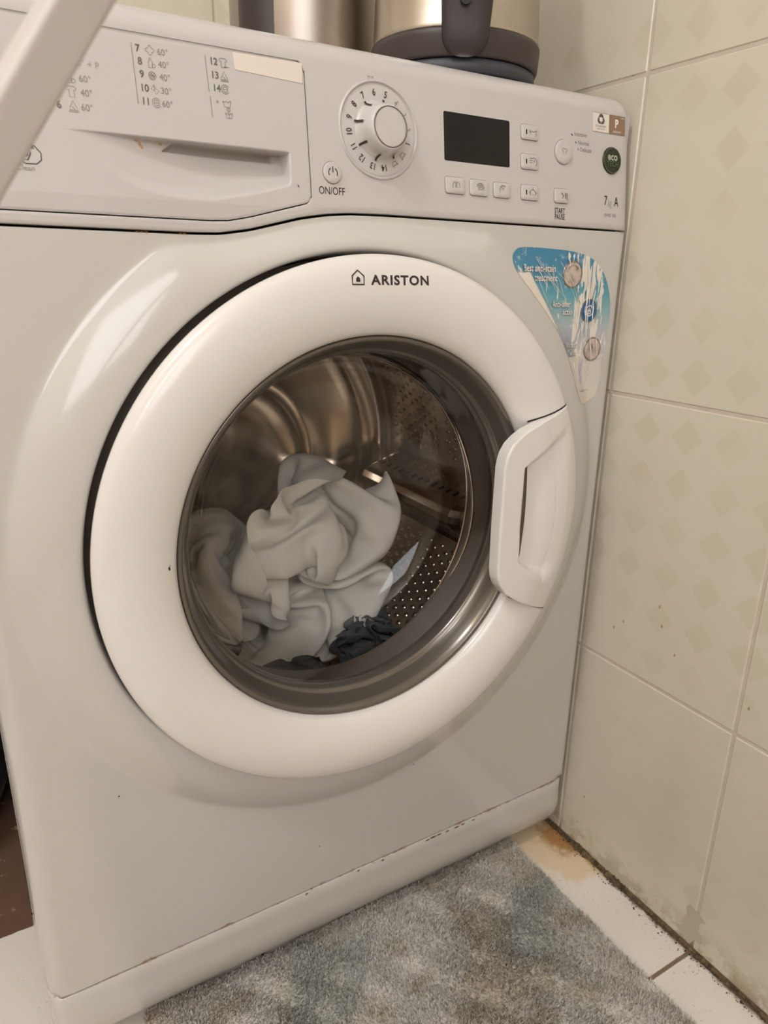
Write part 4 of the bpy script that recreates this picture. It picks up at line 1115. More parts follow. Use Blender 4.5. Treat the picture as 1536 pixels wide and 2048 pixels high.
# ------------------------------------------------------------------ laundry in the drum
# draped sheet: grid of 74 x 56 points, second differences of x, y, z in steps of 0.3 mm
CLOTH_STEPS = [
0,55,13,48,53,38,15,43,-29,-11,-28,-18,-24,-15,26,32,32,25,-20,-31,-37,-12,35,1,2,-39,-2,20,30,28,27,35,29,-25,-30,-35,-14,9,27,23,-9,-11,1,14,12,-2,4,3,4,5,8,
9,14,32,38,41,30,1,-31,-9,-6,15,11,23,37,45,41,25,47,42,34,34,35,41,22,-27,6,-14,-4,5,24,-14,17,-30,-6,4,2,-5,4,21,16,-7,2,3,7,-5,-27,26,-22,28,6,-7,-20,0,6,-3,
-12,23,-12,11,18,-1,-14,-5,9,2,6,3,-1,0,2,-2,0,3,0,-6,-10,-25,-17,-6,-12,21,41,7,-4,-11,-3,-4,-6,-19,-5,11,-5,-2,7,-1,6,-5,23,-42,8,20,6,-2,4,-36,-12,12,10,-7,
-4,14,10,-8,4,13,5,-1,12,-8,7,-25,15,15,-7,1,1,-9,-2,-1,-6,-11,21,10,6,-3,-18,7,10,4,-8,1,2,5,0,0,3,0,-3,-4,-3,-14,-34,-3,2,-9,14,33,14,-9,2,-14,-22,9,-12,8,6,
-17,0,30,-17,-31,36,13,-15,-7,-27,14,8,-14,-11,-12,-15,14,16,0,3,2,-6,2,11,12,2,7,-15,14,2,-4,0,-5,7,2,-6,1,1,5,-4,2,-1,-7,3,-27,-7,13,16,9,2,2,-1,5,0,-1,-11,
-9,-6,-19,-2,-11,-2,7,-12,-3,33,27,-9,11,-4,-40,5,8,-10,11,-10,-22,13,2,-14,42,8,-7,3,-7,-12,-15,-5,5,11,-28,21,20,-14,-3,-13,7,8,20,-3,5,3,0,5,-7,0,-7,-1,11,1,
-1,0,1,2,-5,-13,13,-5,3,6,-1,-5,-11,13,5,4,-2,-7,-13,-8,8,-1,0,-2,-25,4,-3,17,-21,-9,21,26,-6,14,-4,-18,-20,-4,-10,13,-15,-20,13,6,2,15,-8,7,2,-20,-3,1,8,-7,-2,
-24,30,7,-16,-7,-6,17,12,25,-5,-4,1,0,-17,4,5,4,-2,3,6,5,-5,3,-3,-11,-15,10,6,12,1,-3,-15,-1,11,10,0,-6,-9,4,-6,-7,9,3,-8,-13,-2,-6,25,-14,-13,12,24,-12,18,-1,
-57,-7,13,-9,3,9,-28,19,-11,-11,10,-3,-7,-12,6,13,-7,3,6,-3,-2,-2,15,-1,-33,15,-2,27,7,9,-18,6,-4,-16,23,2,1,3,-8,10,3,-3,-1,-7,-16,14,-21,11,8,6,-5,-19,13,6,
-15,25,-1,-3,-1,0,8,1,1,-8,-19,0,-6,7,-5,4,-12,31,9,-33,-23,-6,-4,3,14,-11,-12,7,-3,8,-11,3,-15,-12,4,0,3,-2,-3,25,-6,4,-9,6,26,-28,8,-27,34,9,-1,-19,3,21,-9,0,
10,6,-9,0,0,-4,6,4,5,-18,-22,-30,1,14,8,-2,-6,6,10,5,29,3,6,0,0,0,-1,-26,-6,10,-9,15,-5,1,9,-25,-10,-14,12,8,5,2,-17,-15,19,8,1,-12,12,-9,2,-21,-3,-5,10,-1,12,
6,2,-1,1,7,-1,23,-26,-5,18,-15,-2,-11,30,14,-16,9,-1,0,-9,2,-1,4,2,-3,10,-25,9,-17,-34,2,19,1,1,-15,2,1,12,39,9,3,-9,-4,7,-3,-22,-2,5,-10,20,-13,5,2,-40,0,41,
-13,-16,7,-13,-3,-2,6,-3,11,-6,10,-37,0,0,6,-13,-2,13,8,0,1,-4,4,15,-7,-2,12,-14,0,-11,28,12,-10,17,-2,-11,-1,-6,5,12,-1,-6,-6,-22,23,5,-16,-11,-27,1,26,4,12,
-27,-22,2,2,25,31,14,-3,-16,2,-2,-6,-1,4,-1,12,-16,-31,-2,-1,-1,14,-3,1,3,3,-7,-1,-1,-4,10,-10,-13,-1,4,-10,0,6,10,2,-7,1,6,-1,5,-9,-6,18,-1,-8,20,15,-7,13,-21,
21,-4,-13,-3,-1,-9,25,-12,-4,0,-16,-3,10,14,-21,1,-7,5,13,15,-38,-20,0,5,8,26,27,3,-7,2,-6,-2,1,-3,4,-14,-10,-12,0,0,5,-3,-2,30,-2,-3,-4,13,-1,-16,-26,12,14,-8,
-1,11,1,14,15,-22,-17,2,6,1,-17,19,-8,6,13,20,-9,9,-35,35,-4,8,-26,2,-8,18,-3,7,10,-1,1,5,-5,-9,1,-17,9,-10,-10,31,5,-37,-12,-3,7,-15,-4,28,11,26,-3,2,-3,-4,
-29,-5,-12,11,12,-2,-15,24,1,-3,2,20,0,-16,-1,12,16,-13,4,6,12,-20,15,0,-22,5,-5,-1,1,-3,1,16,-10,5,16,-1,13,-32,19,4,-5,0,-20,10,-3,1,12,1,-4,4,-4,13,11,0,1,
-20,1,-2,-9,10,13,-8,-17,-22,9,27,-21,-21,20,29,5,-13,4,9,-6,-25,-9,4,26,7,-15,-12,-13,-5,-9,18,27,-5,-16,-19,9,5,0,2,-1,4,26,6,-18,-12,5,-4,-18,-4,10,14,12,0,
2,8,-33,-6,30,3,-2,-32,2,-26,10,20,-2,11,9,7,-3,0,9,2,3,-2,-13,2,-8,-6,11,14,-5,-12,-26,16,32,-9,-6,-7,5,10,-6,-2,-4,-17,4,11,4,5,0,-44,12,-8,24,-24,-3,16,-28,
-3,-7,39,-11,13,-20,23,16,0,-5,-5,2,-15,3,-29,31,-5,15,-11,7,-16,-33,51,4,-4,-31,-23,1,13,-7,4,33,10,0,-3,1,-17,13,17,-2,1,-8,-6,4,-9,12,-8,-1,15,-13,-27,31,5,
7,-7,-1,4,-6,-9,-7,-7,14,4,2,1,0,-15,-20,11,1,19,-4,-19,-6,5,9,5,35,-13,-7,12,4,-4,6,-7,13,9,-17,4,0,3,-5,1,-7,-45,44,2,-2,-19,-29,1,-2,2,11,0,2,27,15,4,5,1,
-35,10,22,7,-11,-4,-15,-2,7,16,0,-6,4,-4,-13,25,-4,0,5,-12,-22,17,-5,9,4,2,0,-4,-15,15,-18,-6,16,1,-19,-10,4,7,-7,12,19,1,2,19,-5,6,-4,6,0,-1,-6,2,-1,1,-4,4,
-40,23,13,1,-34,-15,-3,-2,-1,7,5,1,-4,-9,15,14,7,-2,27,-21,1,22,4,-2,-10,-20,-15,33,15,-10,-2,-4,-11,7,-10,22,1,-16,-13,-5,26,15,-1,-1,-2,-3,-10,16,-6,-14,2,7,
-15,-8,2,4,0,-1,8,12,29,6,-16,-11,6,22,-4,-6,2,4,-12,-6,4,-5,-3,-2,24,-35,0,-28,-2,-1,1,9,1,-2,-5,-6,-2,8,4,20,22,20,-3,-5,3,-1,7,1,-1,-17,-3,10,-4,-6,-15,-8,
23,-10,14,-13,-8,-14,15,34,1,-6,-3,-9,0,4,11,-5,-5,1,-8,-5,6,-7,6,-12,-3,24,18,9,-2,-4,12,5,-4,-16,9,-18,-7,7,-2,-17,30,6,-14,-22,-23,7,8,-5,-4,6,-2,-5,-4,7,
-14,1,21,44,1,5,-4,-1,-9,5,11,-6,-7,-4,9,-4,-11,-14,3,6,13,3,-3,5,-14,-13,-25,25,34,-2,-5,-13,11,-4,11,1,-9,1,-18,2,6,-10,-5,6,-2,26,29,-6,1,0,-6,11,-15,7,-22,
-14,6,-3,-9,24,12,-1,-44,1,4,-4,0,0,-2,5,-10,1,-2,-1,3,2,15,-7,5,2,11,-9,7,8,16,12,-2,5,-15,1,7,2,2,-6,-6,2,-2,0,7,-22,-30,-7,21,36,-2,2,-10,15,-1,2,-14,3,-16,
13,-4,-13,3,1,2,10,17,7,11,-5,7,0,-4,-28,-23,14,3,-2,17,-6,-18,-9,3,2,-9,3,3,6,5,-19,0,-3,3,-4,11,14,9,-8,-23,-7,-1,10,16,1,5,25,-12,-2,4,2,6,9,0,4,-4,-2,-7,13,
1,-27,-13,-24,2,13,19,-3,20,2,-2,-9,-10,9,-15,24,2,-21,-4,11,-2,-3,-8,2,11,10,15,1,-42,7,1,3,2,6,5,-6,-15,-6,-7,10,14,20,-14,-10,-18,-3,3,-2,-6,8,2,2,-6,4,3,
-10,-6,4,6,4,5,14,23,16,0,1,-2,0,-3,-6,4,-2,-11,15,1,3,-5,-36,-19,0,-2,18,27,0,-11,-25,21,9,-3,5,28,-17,-20,3,1,-4,-3,-12,-1,19,13,-27,21,-22,1,13,2,7,1,0,0,
-12,3,17,7,-33,6,3,-4,3,-23,2,10,-13,1,-1,-2,6,31,13,-17,-29,8,-2,-3,-4,27,7,25,2,1,-1,-4,1,-2,0,-7,2,9,-2,-1,-4,-33,-9,18,2,-8,16,1,-23,25,-6,12,-8,10,9,-21,4,
5,-20,-10,7,3,9,-3,1,-3,7,9,-17,9,1,0,11,-1,8,1,-24,-21,4,-17,16,35,-26,11,-1,-8,31,-6,-6,-13,-14,-9,21,-9,4,-11,-13,0,0,6,11,6,20,14,3,5,-12,-8,15,-2,-8,8,3,
-5,0,-11,2,-2,16,-4,-14,-9,3,12,-10,-12,4,8,9,9,-21,-18,10,-3,12,8,-7,-8,24,-12,21,2,-13,-15,8,8,4,3,9,-3,-10,-6,-9,-3,4,23,-16,-27,10,19,4,19,1,1,-8,-21,-21,
14,11,-22,-3,-9,-6,2,-1,-7,0,8,10,-2,18,3,-15,15,8,-3,17,-1,-7,-9,-28,9,-15,14,20,-21,28,-2,-11,-3,-10,-1,4,1,6,-12,10,21,-15,-2,7,-5,2,32,-7,-2,0,-20,0,0,-5,
12,10,-2,-11,-8,7,3,-3,-12,-5,14,-10,-14,3,18,21,11,2,-6,-4,-8,-5,-8,18,1,-2,-15,-18,-23,-4,1,0,0,3,10,6,-4,9,20,8,6,0,-2,-29,-15,12,1,-1,3,29,-7,-14,7,-21,-10,
19,1,-10,24,0,-1,-18,8,-2,4,-13,30,17,-5,-13,-2,-8,-4,5,-6,-10,5,7,13,3,-1,-4,-20,-3,8,4,-15,-7,-2,5,17,19,10,-10,3,-16,6,1,4,-14,-27,-12,8,-1,-11,4,3,-2,11,
-15,-1,6,19,16,11,7,-1,-4,-30,16,-23,-1,20,22,-18,-4,-2,9,-11,18,14,-13,-1,-7,-25,19,1,1,-17,1,4,29,10,-6,-28,7,3,-6,-10,2,5,5,26,-14,4,-1,-14,18,-5,-6,19,-21,
-19,-12,-1,5,15,19,18,0,-11,-1,-9,-36,-7,-2,3,-5,5,-1,1,-2,-1,-6,3,1,2,13,30,3,4,9,-23,-27,19,2,26,-6,-20,-4,21,-25,22,-2,14,-1,-16,-8,13,-19,-1,-14,5,15,-3,13,
11,-4,-15,-4,-1,0,-5,3,11,-14,18,2,12,-10,2,12,-6,-9,7,12,-7,-20,-17,-18,1,2,10,38,-1,-1,-17,-5,7,-11,-21,-8,1,4,-1,-1,-7,4,3,-6,3,0,19,34,2,-2,7,-29,0,4,13,
-11,-16,-13,1,-14,-14,0,3,18,16,-1,3,5,-9,18,-1,1,-7,-3,-1,-5,4,-16,-5,-4,20,17,-33,29,-12,11,4,1,5,-10,-5,8,-6,13,0,-3,-6,-9,-29,-1,-3,25,21,-2,3,-2,7,6,-9,
-17,-27,-9,-3,-7,-5,9,-4,2,0,6,1,15,34,6,2,-8,-27,5,-3,-22,-9,2,16,-3,-37,4,9,-8,-1,17,-1,10,17,0,4,1,-1,-12,-16,-1,18,-16,4,2,20,-15,-9,32,-9,-1,-7,6,8,-1,3,
-8,-14,-1,6,-12,5,8,2,-22,-3,-1,26,5,-19,10,-21,5,24,0,-10,-29,-19,7,-11,6,2,3,-2,0,-1,-1,16,32,10,4,-24,-13,-15,-16,12,12,26,2,-21,-23,-8,11,2,7,-5,32,-5,1,-3,
-12,-3,-8,-15,9,-12,27,-4,-11,10,15,4,8,1,0,0,-2,1,4,4,-8,6,-21,7,3,-23,-7,32,11,-13,-24,15,7,-5,-17,-4,-9,4,-9,-7,-3,6,-7,0,8,5,1,-5,-3,-3,3,-6,7,10,12,0,-9,2,
20,9,15,27,-3,2,-30,-5,5,-4,3,26,-1,-1,-12,-11,-2,-7,-15,-2,0,24,3,-7,-6,-3,20,19,-3,5,6,2,-5,-7,-7,9,12,-4,0,-12,15,0,-11,-10,-2,21,-7,-16,1,2,-6,3,-3,-16,-16,
3,-4,1,-6,9,-6,2,-1,-1,-5,0,1,2,9,-2,-5,30,-7,18,22,2,-26,-3,23,6,0,-28,5,14,-3,5,-5,-11,-10,2,-14,-3,-10,2,11,22,-6,-20,9,1,5,26,-11,17,7,-1,1,-5,-4,7,3,-3,4,
-10,-12,11,-17,-19,1,2,32,-10,-6,1,2,1,11,-23,-6,-10,0,-7,-6,0,-2,3,5,7,-14,-5,4,19,17,-1,-16,-4,8,-2,10,26,6,-36,11,30,9,5,-13,11,5,1,-16,-15,-22,-2,1,-1,-3,
-1,23,13,-3,17,-21,-10,5,22,-17,-5,23,17,3,-2,4,1,-2,0,-10,10,-2,-9,13,-9,-10,-19,-12,14,1,12,6,4,5,-12,9,-2,-13,-15,-11,-7,3,-10,1,3,21,-3,7,8,1,-13,9,-11,0,
-2,0,6,19,-41,3,1,18,17,15,2,5,-24,-13,-12,12,-5,3,-7,4,22,-2,8,-4,-13,29,-25,-14,-11,7,-8,-1,17,28,15,3,5,-2,-4,-1,-1,10,-4,2,-2,-1,5,-36,-11,1,28,8,-6,0,6,-5,
7,2,-7,-11,-24,-7,2,0,4,7,21,1,1,-26,-15,-8,16,6,-5,1,7,-7,2,-21,2,10,14,13,-5,-3,7,-28,0,-7,-12,-3,3,19,-3,19,-7,-4,8,-10,22,-29,8,-18,-12,-1,1,2,20,37,3,2,-4,
3,0,-4,4,-9,-14,-1,-9,9,-16,1,12,32,1,-22,18,1,-3,7,3,2,-7,-20,3,0,-2,-6,4,5,-14,-28,-1,-2,15,-3,4,2,-3,27,-9,45,-7,0,-3,-11,0,-10,-10,26,-40,-12,18,-13,-2,1,
11,9,4,-8,-10,8,-8,7,-7,32,-12,-32,-5,1,13,21,9,-8,-9,0,7,3,-11,-9,-1,-4,-7,4,14,-4,-7,29,31,-1,-8,10,-3,-2,3,5,1,-16,-5,-5,-6,0,1,-2,-25,-3,6,0,6,-3,5,-6,-1,
14,-5,4,26,-4,-3,-1,-7,-8,1,-14,23,-12,-31,12,6,-3,12,4,-18,6,-3,-13,-5,7,-3,9,20,10,-24,-12,5,11,3,12,-2,-5,-13,15,-11,-20,2,0,-4,15,2,-4,-10,1,21,34,10,2,-2,
-5,-3,9,0,-4,-15,-5,0,-6,-19,-17,5,-7,5,31,-4,3,2,-12,-4,-7,-2,6,8,-6,-5,5,-5,-1,-22,0,-10,14,-4,-3,-2,8,11,-9,-3,-5,-2,8,15,-11,9,-6,26,13,7,-20,-25,2,4,12,22,
-3,1,-32,-23,17,-2,-8,-6,-5,5,7,-5,-10,-1,11,31,27,4,-3,-6,5,0,1,-14,-6,-6,1,-29,-19,12,32,-13,1,4,10,-3,-1,-19,3,11,-14,-5,21,8,-19,4,-14,-13,-13,7,1,22,-3,26,
-26,-12,-5,2,7,-8,9,-4,21,-17,2,-12,20,27,-8,-20,-5,0,-7,11,8,-6,-23,9,-5,-1,-5,2,3,2,-2,-1,-7,3,-3,-2,15,41,12,-1,2,1,-6,-1,-17,-17,-10,14,-7,-13,22,30,-10,
-19,-6,-8,-4,16,-7,-17,-7,2,13,4,11,-27,-12,-6,3,12,5,16,7,-17,1,-7,3,-10,10,28,-8,-9,-15,3,1,-15,-2,16,25,-14,-1,3,-1,-17,-4,0,-6,-2,4,1,2,3,13,0,-8,18,-29,1,
13,-1,-6,1,40,9,-12,-4,4,15,8,-3,-2,-4,11,-5,-20,17,-8,-14,-7,-3,3,7,5,31,-13,-25,4,5,-11,15,-27,-6,-8,1,12,-2,2,4,-7,10,11,8,-16,14,4,-16,-9,1,-7,-5,3,2,27,1,
-3,-6,9,-13,-24,4,37,-12,-15,-5,6,14,-15,4,6,16,4,-36,-4,18,7,-9,4,11,-15,34,6,5,3,-1,-3,1,6,-5,2,-26,20,0,-10,3,7,-4,-12,26,4,-7,-30,3,-4,-17,23,-11,-7,5,6,
-15,3,-10,17,-3,11,29,-10,-34,-5,19,-11,-4,-8,7,6,-10,-7,35,-2,-4,-5,14,-22,-14,20,32,-2,-8,-18,-12,-3,1,5,-5,17,-8,-10,-2,11,18,-16,7,10,20,3,3,4,2,-6,6,-5,3,
-32,14,8,6,3,-9,6,-9,-9,25,-32,-26,26,-13,2,-5,-3,5,3,6,3,-12,-4,7,-1,18,5,2,20,-41,-11,-8,3,-5,0,7,8,2,-11,30,-12,-4,4,3,7,-19,-11,34,24,-1,6,-22,-24,-1,-2,1,
18,2,5,-1,-6,-9,3,-2,14,12,12,1,2,5,1,-6,-15,1,14,-10,2,8,-9,7,-3,-23,-15,-26,10,2,11,12,-36,11,-7,9,-4,3,-7,5,7,4,2,16,-1,1,-4,-22,-5,-21,6,-3,7,11,-10,-3,16,
-9,9,-3,-7,13,25,10,-19,-25,26,24,-3,6,-24,-26,4,-1,7,15,3,-11,-29,-3,13,16,13,-2,25,2,1,-3,-1,-1,6,-7,-3,3,-13,3,11,2,-37,6,3,-36,17,19,2,-4,21,-26,4,-18,6,-8,
21,34,-21,-19,22,-2,2,5,-30,4,-12,-6,-13,8,12,-11,-2,-1,2,9,-8,0,3,0,34,17,3,-4,-11,0,14,-6,5,-24,-9,-9,4,22,-3,-24,5,7,-5,12,20,-5,5,6,-32,13,-9,-15,3,25,14,1,
-4,0,8,-16,-1,-19,-26,-11,7,11,1,6,2,9,-34,-9,11,-4,6,8,19,6,-14,10,-1,-25,0,12,-24,-5,-9,3,-6,3,-3,-1,4,-4,6,5,-4,4,-8,9,2,3,-2,-4,20,27,-3,-8,-17,-6,-7,-3,4,
9,19,12,2,1,-4,4,-8,-7,-21,-11,-7,0,0,4,-4,14,29,2,4,-39,0,-9,-4,-10,4,21,-8,-2,14,-31,10,5,-9,6,15,11,-7,-5,9,-2,4,5,-30,-17,4,-4,-11,1,-6,1,-1,-1,5,11,4,-4,1,
-16,1,-4,7,0,2,4,-1,41,14,0,-8,-21,-12,2,-5,13,-5,2,15,14,-6,-2,5,-15,-8,-28,-4,2,4,-9,21,26,5,-3,-12,-19,-21,12,-2,11,-19,4,9,3,-4,13,-12,-1,-13,27,-7,-3,20,
-9,12,-2,-3,-21,-19,7,-6,-6,-8,-7,6,-1,-5,5,10,1,-3,-4,-7,0,-4,-2,4,2,-2,3,5,11,23,26,3,-10,-6,4,0,1,-4,-7,-7,-2,15,-4,2,-2,4,-30,-8,5,-5,13,14,1,-4,-8,-11,5,
-11,-10,4,4,0,1,-4,-6,14,0,-18,-13,28,3,-7,-4,14,22,-12,7,-12,-36,4,-1,4,-4,-6,-5,1,2,0,4,-3,-5,4,10,-1,-19,-5,1,2,2,5,25,13,-9,18,17,0,2,-21,-4,3,-6,12,6,-11,
-5,0,3,1,-15,-10,8,11,4,11,-8,-9,-3,-1,6,-27,8,3,-8,-8,-3,2,9,-2,3,-1,-21,-3,2,32,-12,-2,-9,6,10,19,-4,-30,-20,14,0,-6,1,2,-16,6,4,10,-5,3,7,-7,-10,4,6,-27,-2,
6,14,25,-3,14,15,3,0,-3,3,-5,-26,4,0,9,-1,-15,2,-3,0,4,-6,-4,6,21,13,-31,5,11,-24,17,-30,10,-8,36,-9,-7,1,13,-6,-2,-1,-8,-9,2,24,1,-2,-18,10,2,13,-6,-8,-24,8,
-8,1,10,9,14,-3,-33,-5,1,7,-2,-2,-3,-10,1,6,-4,-2,8,28,14,11,-4,-6,5,4,6,-3,6,-22,-12,7,6,-8,11,-7,-14,-4,3,1,5,21,-3,-11,11,1,-8,8,-38,18,-18,24,9,-4,-18,17,
-9,-4,-5,-2,-3,-6,6,39,-18,-1,-12,-4,1,13,-8,-19,6,-2,6,16,-5,12,12,6,-7,-19,-1,-7,-23,-6,3,-9,1,10,18,-6,0,8,12,23,-4,-3,2,-9,8,2,4,-5,-29,8,5,8,-2,-6,5,-16,
-5,2,19,18,-10,-4,9,1,-4,-5,7,-13,1,12,-34,-4,1,18,-1,-7,-7,-5,-8,-1,24,11,4,0,9,-11,-18,-12,3,-29,1,8,26,9,6,3,11,2,-5,-6,-29,0,5,1,-10,-15,-10,0,24,0,12,2,2,
10,12,-2,-2,-6,-2,3,4,13,-7,-21,-7,9,12,-3,-10,-5,-11,18,23,-3,-8,2,8,-11,-22,-4,-15,16,15,-21,-14,3,9,16,6,1,-12,-3,-27,31,14,3,0,1,7,-11,-19,-2,1,4,-32,-4,4,
30,-2,21,9,0,1,-9,-9,-13,-10,1,14,6,-23,-25,4,22,14,2,0,0,17,-2,-1,-2,-14,1,8,20,1,-22,-18,-10,9,18,9,-6,-26,16,3,-1,13,6,-5,-16,-17,-15,-8,-7,23,-8,15,-10,33,
239,24,24,5,7,18,10,-9,-18,-50,-47,-36,-38,-17,-13,-31,37,28,26,0,23,21,-1,-48,-36,-21,-44,-22,21,15,21,18,24,-4,-6,21,35,44,39,46,55,59,59,59,40,-33,-53,-55,
-59,-61,-62,-58,-56,-39,-25,-14,32,38,39,54,48,40,44,35,19,7,-16,3,-16,7,3,19,-14,-17,-11,22,8,14,-17,17,6,-17,-32,10,14,-3,10,-14,-8,33,-34,7,8,14,4,-3,-25,16,
5,-16,6,-11,-36,-1,0,7,-4,15,-6,1,4,2,8,4,4,-1,1,-7,6,13,-1,-2,-1,0,2,3,3,-9,-9,15,-3,-15,2,-9,-6,0,-8,-1,-6,13,8,25,21,-9,4,-20,2,-9,13,3,6,-8,7,-12,18,-26,11,
1,-1,3,1,8,0,4,7,-18,-3,8,5,-2,-4,-5,-3,-6,9,3,-26,-17,-8,10,-10,1,19,9,-7,0,6,-1,2,0,0,2,-13,27,-4,-1,0,0,2,4,4,11,-4,-13,1,10,-11,-15,-14,-2,-6,1,9,1,46,-2,
-2,-7,-11,17,-20,-11,9,-6,-14,10,28,-6,-33,2,6,17,7,4,-1,-3,16,-5,6,-10,-9,2,-13,2,-1,-1,-2,10,-2,-5,10,-22,-12,-8,19,-1,-1,6,2,-1,-1,4,0,2,-6,-12,7,8,7,-2,0,4,
6,3,4,9,1,-15,-14,2,10,3,-15,-18,3,0,4,22,7,-2,10,4,-9,-22,0,-9,30,-34,-19,2,7,20,-20,12,8,-6,-2,13,12,-5,-7,18,-5,10,-5,-29,10,-21,11,4,6,3,1,0,-10,11,-13,-15,
15,-12,12,5,8,-13,-4,6,-8,-2,-1,4,-12,8,12,2,5,4,5,2,4,0,2,-13,-16,9,-15,8,18,-15,-15,-4,18,-2,13,24,-12,-17,15,-30,0,-2,38,-6,-10,-4,-22,-9,0,5,7,0,6,3,-12,34,
-2,-1,2,5,-8,3,-29,6,-5,9,-5,19,-3,-6,-2,-8,13,-24,0,20,-6,2,5,4,-19,-10,1,-3,-2,-4,2,-3,19,2,4,10,4,3,3,-7,-3,-4,-18,-1,7,-17,0,17,-1,-4,-3,4,0,-4,5,11,-19,-1,
-2,0,22,10,2,-4,0,-15,-11,11,-15,13,-1,5,3,-7,25,-18,3,4,3,-9,4,-17,1,8,0,-10,4,5,1,-10,8,-19,3,-5,21,2,3,9,-10,-18,-8,-6,-5,2,-9,-3,18,10,11,-2,2,6,0,-6,-3,-5,
-4,-9,-20,1,-5,7,5,18,-2,5,-9,-18,7,6,-9,7,6,10,23,4,12,-9,-3,-9,10,-8,9,-7,12,-16,6,4,-1,10,-4,-11,3,5,-6,7,-1,-10,7,-5,-12,-9,-3,24,-21,-4,-6,23,4,-3,-7,-11,
29,-7,-6,-10,-16,-4,17,-2,-11,5,16,9,-3,-2,-1,-1,-7,-3,-17,-12,6,3,-6,7,9,-6,9,-12,-8,-1,3,-8,4,1,24,3,24,-22,32,-5,0,-2,-3,5,-4,4,-8,7,0,5,1,-4,0,0,-12,12,-4,
5,0,0,-2,-12,-3,-3,1,-7,-3,-1,-9,0,6,9,3,2,-2,16,-9,-11,3,-32,-8,5,15,7,-14,11,21,0,-7,-4,-3,-3,5,-37,3,-2,21,-4,2,-1,-8,0,-4,-3,0,1,-9,25,-2,23,25,-5,-25,29,
-3,6,-3,2,8,-5,-11,0,10,3,0,0,7,-2,4,-13,8,-8,2,-1,-6,-6,-4,4,10,4,-20,-2,-9,3,6,-3,3,5,1,1,-4,-4,0,-17,-27,-3,5,19,6,-6,2,8,5,-3,-4,0,-16,-11,4,13,-6,7,3,3,4,
-11,-5,4,-7,-8,2,2,4,-7,25,5,-5,-4,15,-17,0,11,-1,-6,6,-3,1,-7,1,14,-3,7,-4,-6,2,-3,1,-5,-7,-1,-2,9,4,-10,-7,6,-5,-4,6,-1,-9,4,-14,-5,12,13,-2,6,-35,-19,3,13,9,
1,-2,4,0,-1,-2,1,0,-18,7,10,0,-9,2,2,-10,1,-6,4,-4,-2,7,9,-3,0,21,8,9,-9,-6,-10,8,-1,2,3,6,-1,-5,7,2,-4,7,0,-10,4,-18,10,-3,-3,-1,-2,9,1,2,-10,6,3,-8,0,-4,-3,8,
-11,3,0,-6,0,8,23,1,-26,-27,1,-1,12,-16,0,13,2,-2,-4,2,-3,-5,2,8,-1,-6,0,-17,-3,1,4,-3,9,-1,-10,9,22,19,10,-2,13,-19,10,-4,-9,-10,20,-2,-9,14,0,5,3,-1,-3,-2,0,
-3,-6,-5,0,-4,1,9,1,-8,0,5,7,-10,-2,-5,1,-4,5,-4,-3,-2,-1,4,17,10,-1,-8,-13,-12,4,-11,-23,2,18,2,0,-1,20,-17,-13,4,11,7,-25,-12,-2,8,1,-1,-6,9,-6,14,-9,22,1,4,
4,7,-13,0,-4,8,-1,-11,-8,-11,27,6,1,-13,7,6,-2,-6,-9,1,-3,4,5,3,0,4,-5,-5,-3,12,-11,-4,0,-1,-2,-2,-3,2,2,1,8,16,-2,-11,-9,13,-26,2,-7,-26,3,17,5,-1,21,-18,-12,
3,-3,-8,-13,4,4,1,2,4,-9,-1,18,-22,6,30,2,-9,3,-22,16,4,-13,24,-18,-15,7,-12,7,18,10,-2,-4,2,1,-3,-6,-2,-1,3,4,2,2,-4,-3,-2,18,-2,-6,-13,-7,-3,-1,4,2,-5,2,4,4,
10,-8,4,0,-12,1,-8,0,-9,-26,17,17,-1,-19,11,-7,1,-8,-7,-8,8,1,0,3,-7,3,-2,-7,1,20,-17,29,5,-7,7,-5,-8,15,3,-14,2,7,9,-28,2,10,23,-9,7,-15,-3,-1,6,3,-1,3,-1,-1,
-1,1,1,0,10,2,-8,-12,-4,-2,-1,3,8,1,-8,-2,12,4,7,-11,-1,-13,-3,-1,2,-3,-10,0,17,-12,-1,12,-18,-20,-4,10,4,-2,0,-1,-12,15,-13,-5,16,-11,-6,3,10,-13,13,10,3,-3,
-2,-9,10,-12,-8,-6,1,7,-10,33,2,-7,4,0,3,-10,12,-3,-14,2,10,5,-1,6,1,-1,-1,-27,1,1,4,-11,11,7,8,-10,5,3,-1,3,-11,-4,-1,-3,0,2,-7,-2,-2,15,-17,8,-7,-14,-4,19,-5,
3,0,0,22,-15,-9,-19,-6,23,-10,-2,17,-4,-17,10,27,6,-26,2,7,13,-1,-30,5,-9,13,2,11,3,2,1,-7,8,-3,-1,3,2,-1,2,3,7,1,-9,-23,5,-10,-20,-3,18,3,0,-4,5,18,5,-11,-10,
7,-1,0,2,3,1,-6,-4,-2,-10,12,-10,2,7,-7,6,4,0,4,3,9,-9,6,-11,-16,2,-14,5,-6,13,28,-23,11,-3,-16,17,-7,4,-10,-5,-4,1,9,-5,14,13,-3,-10,-6,14,-7,0,5,-2,14,3,0,2,
-9,-24,-21,2,10,3,9,-16,2,6,7,-9,7,21,-16,4,-14,-1,8,3,2,2,-1,0,3,-1,-2,1,-20,11,16,-20,14,4,-7,-6,6,2,7,5,-13,-11,-6,-1,2,2,-21,27,-11,9,11,1,3,-17,-10,9,-2,7,
6,-3,-6,-2,0,20,0,-11,-1,11,4,-4,-8,21,-4,-18,-25,-8,5,-1,3,26,-6,17,-2,-6,0,8,-18,9,3,-13,9,-2,-2,3,4,5,3,-3,-7,0,-6,-4,2,10,-4,5,0,5,0,9,-11,6,1,2,-6,-18,1,
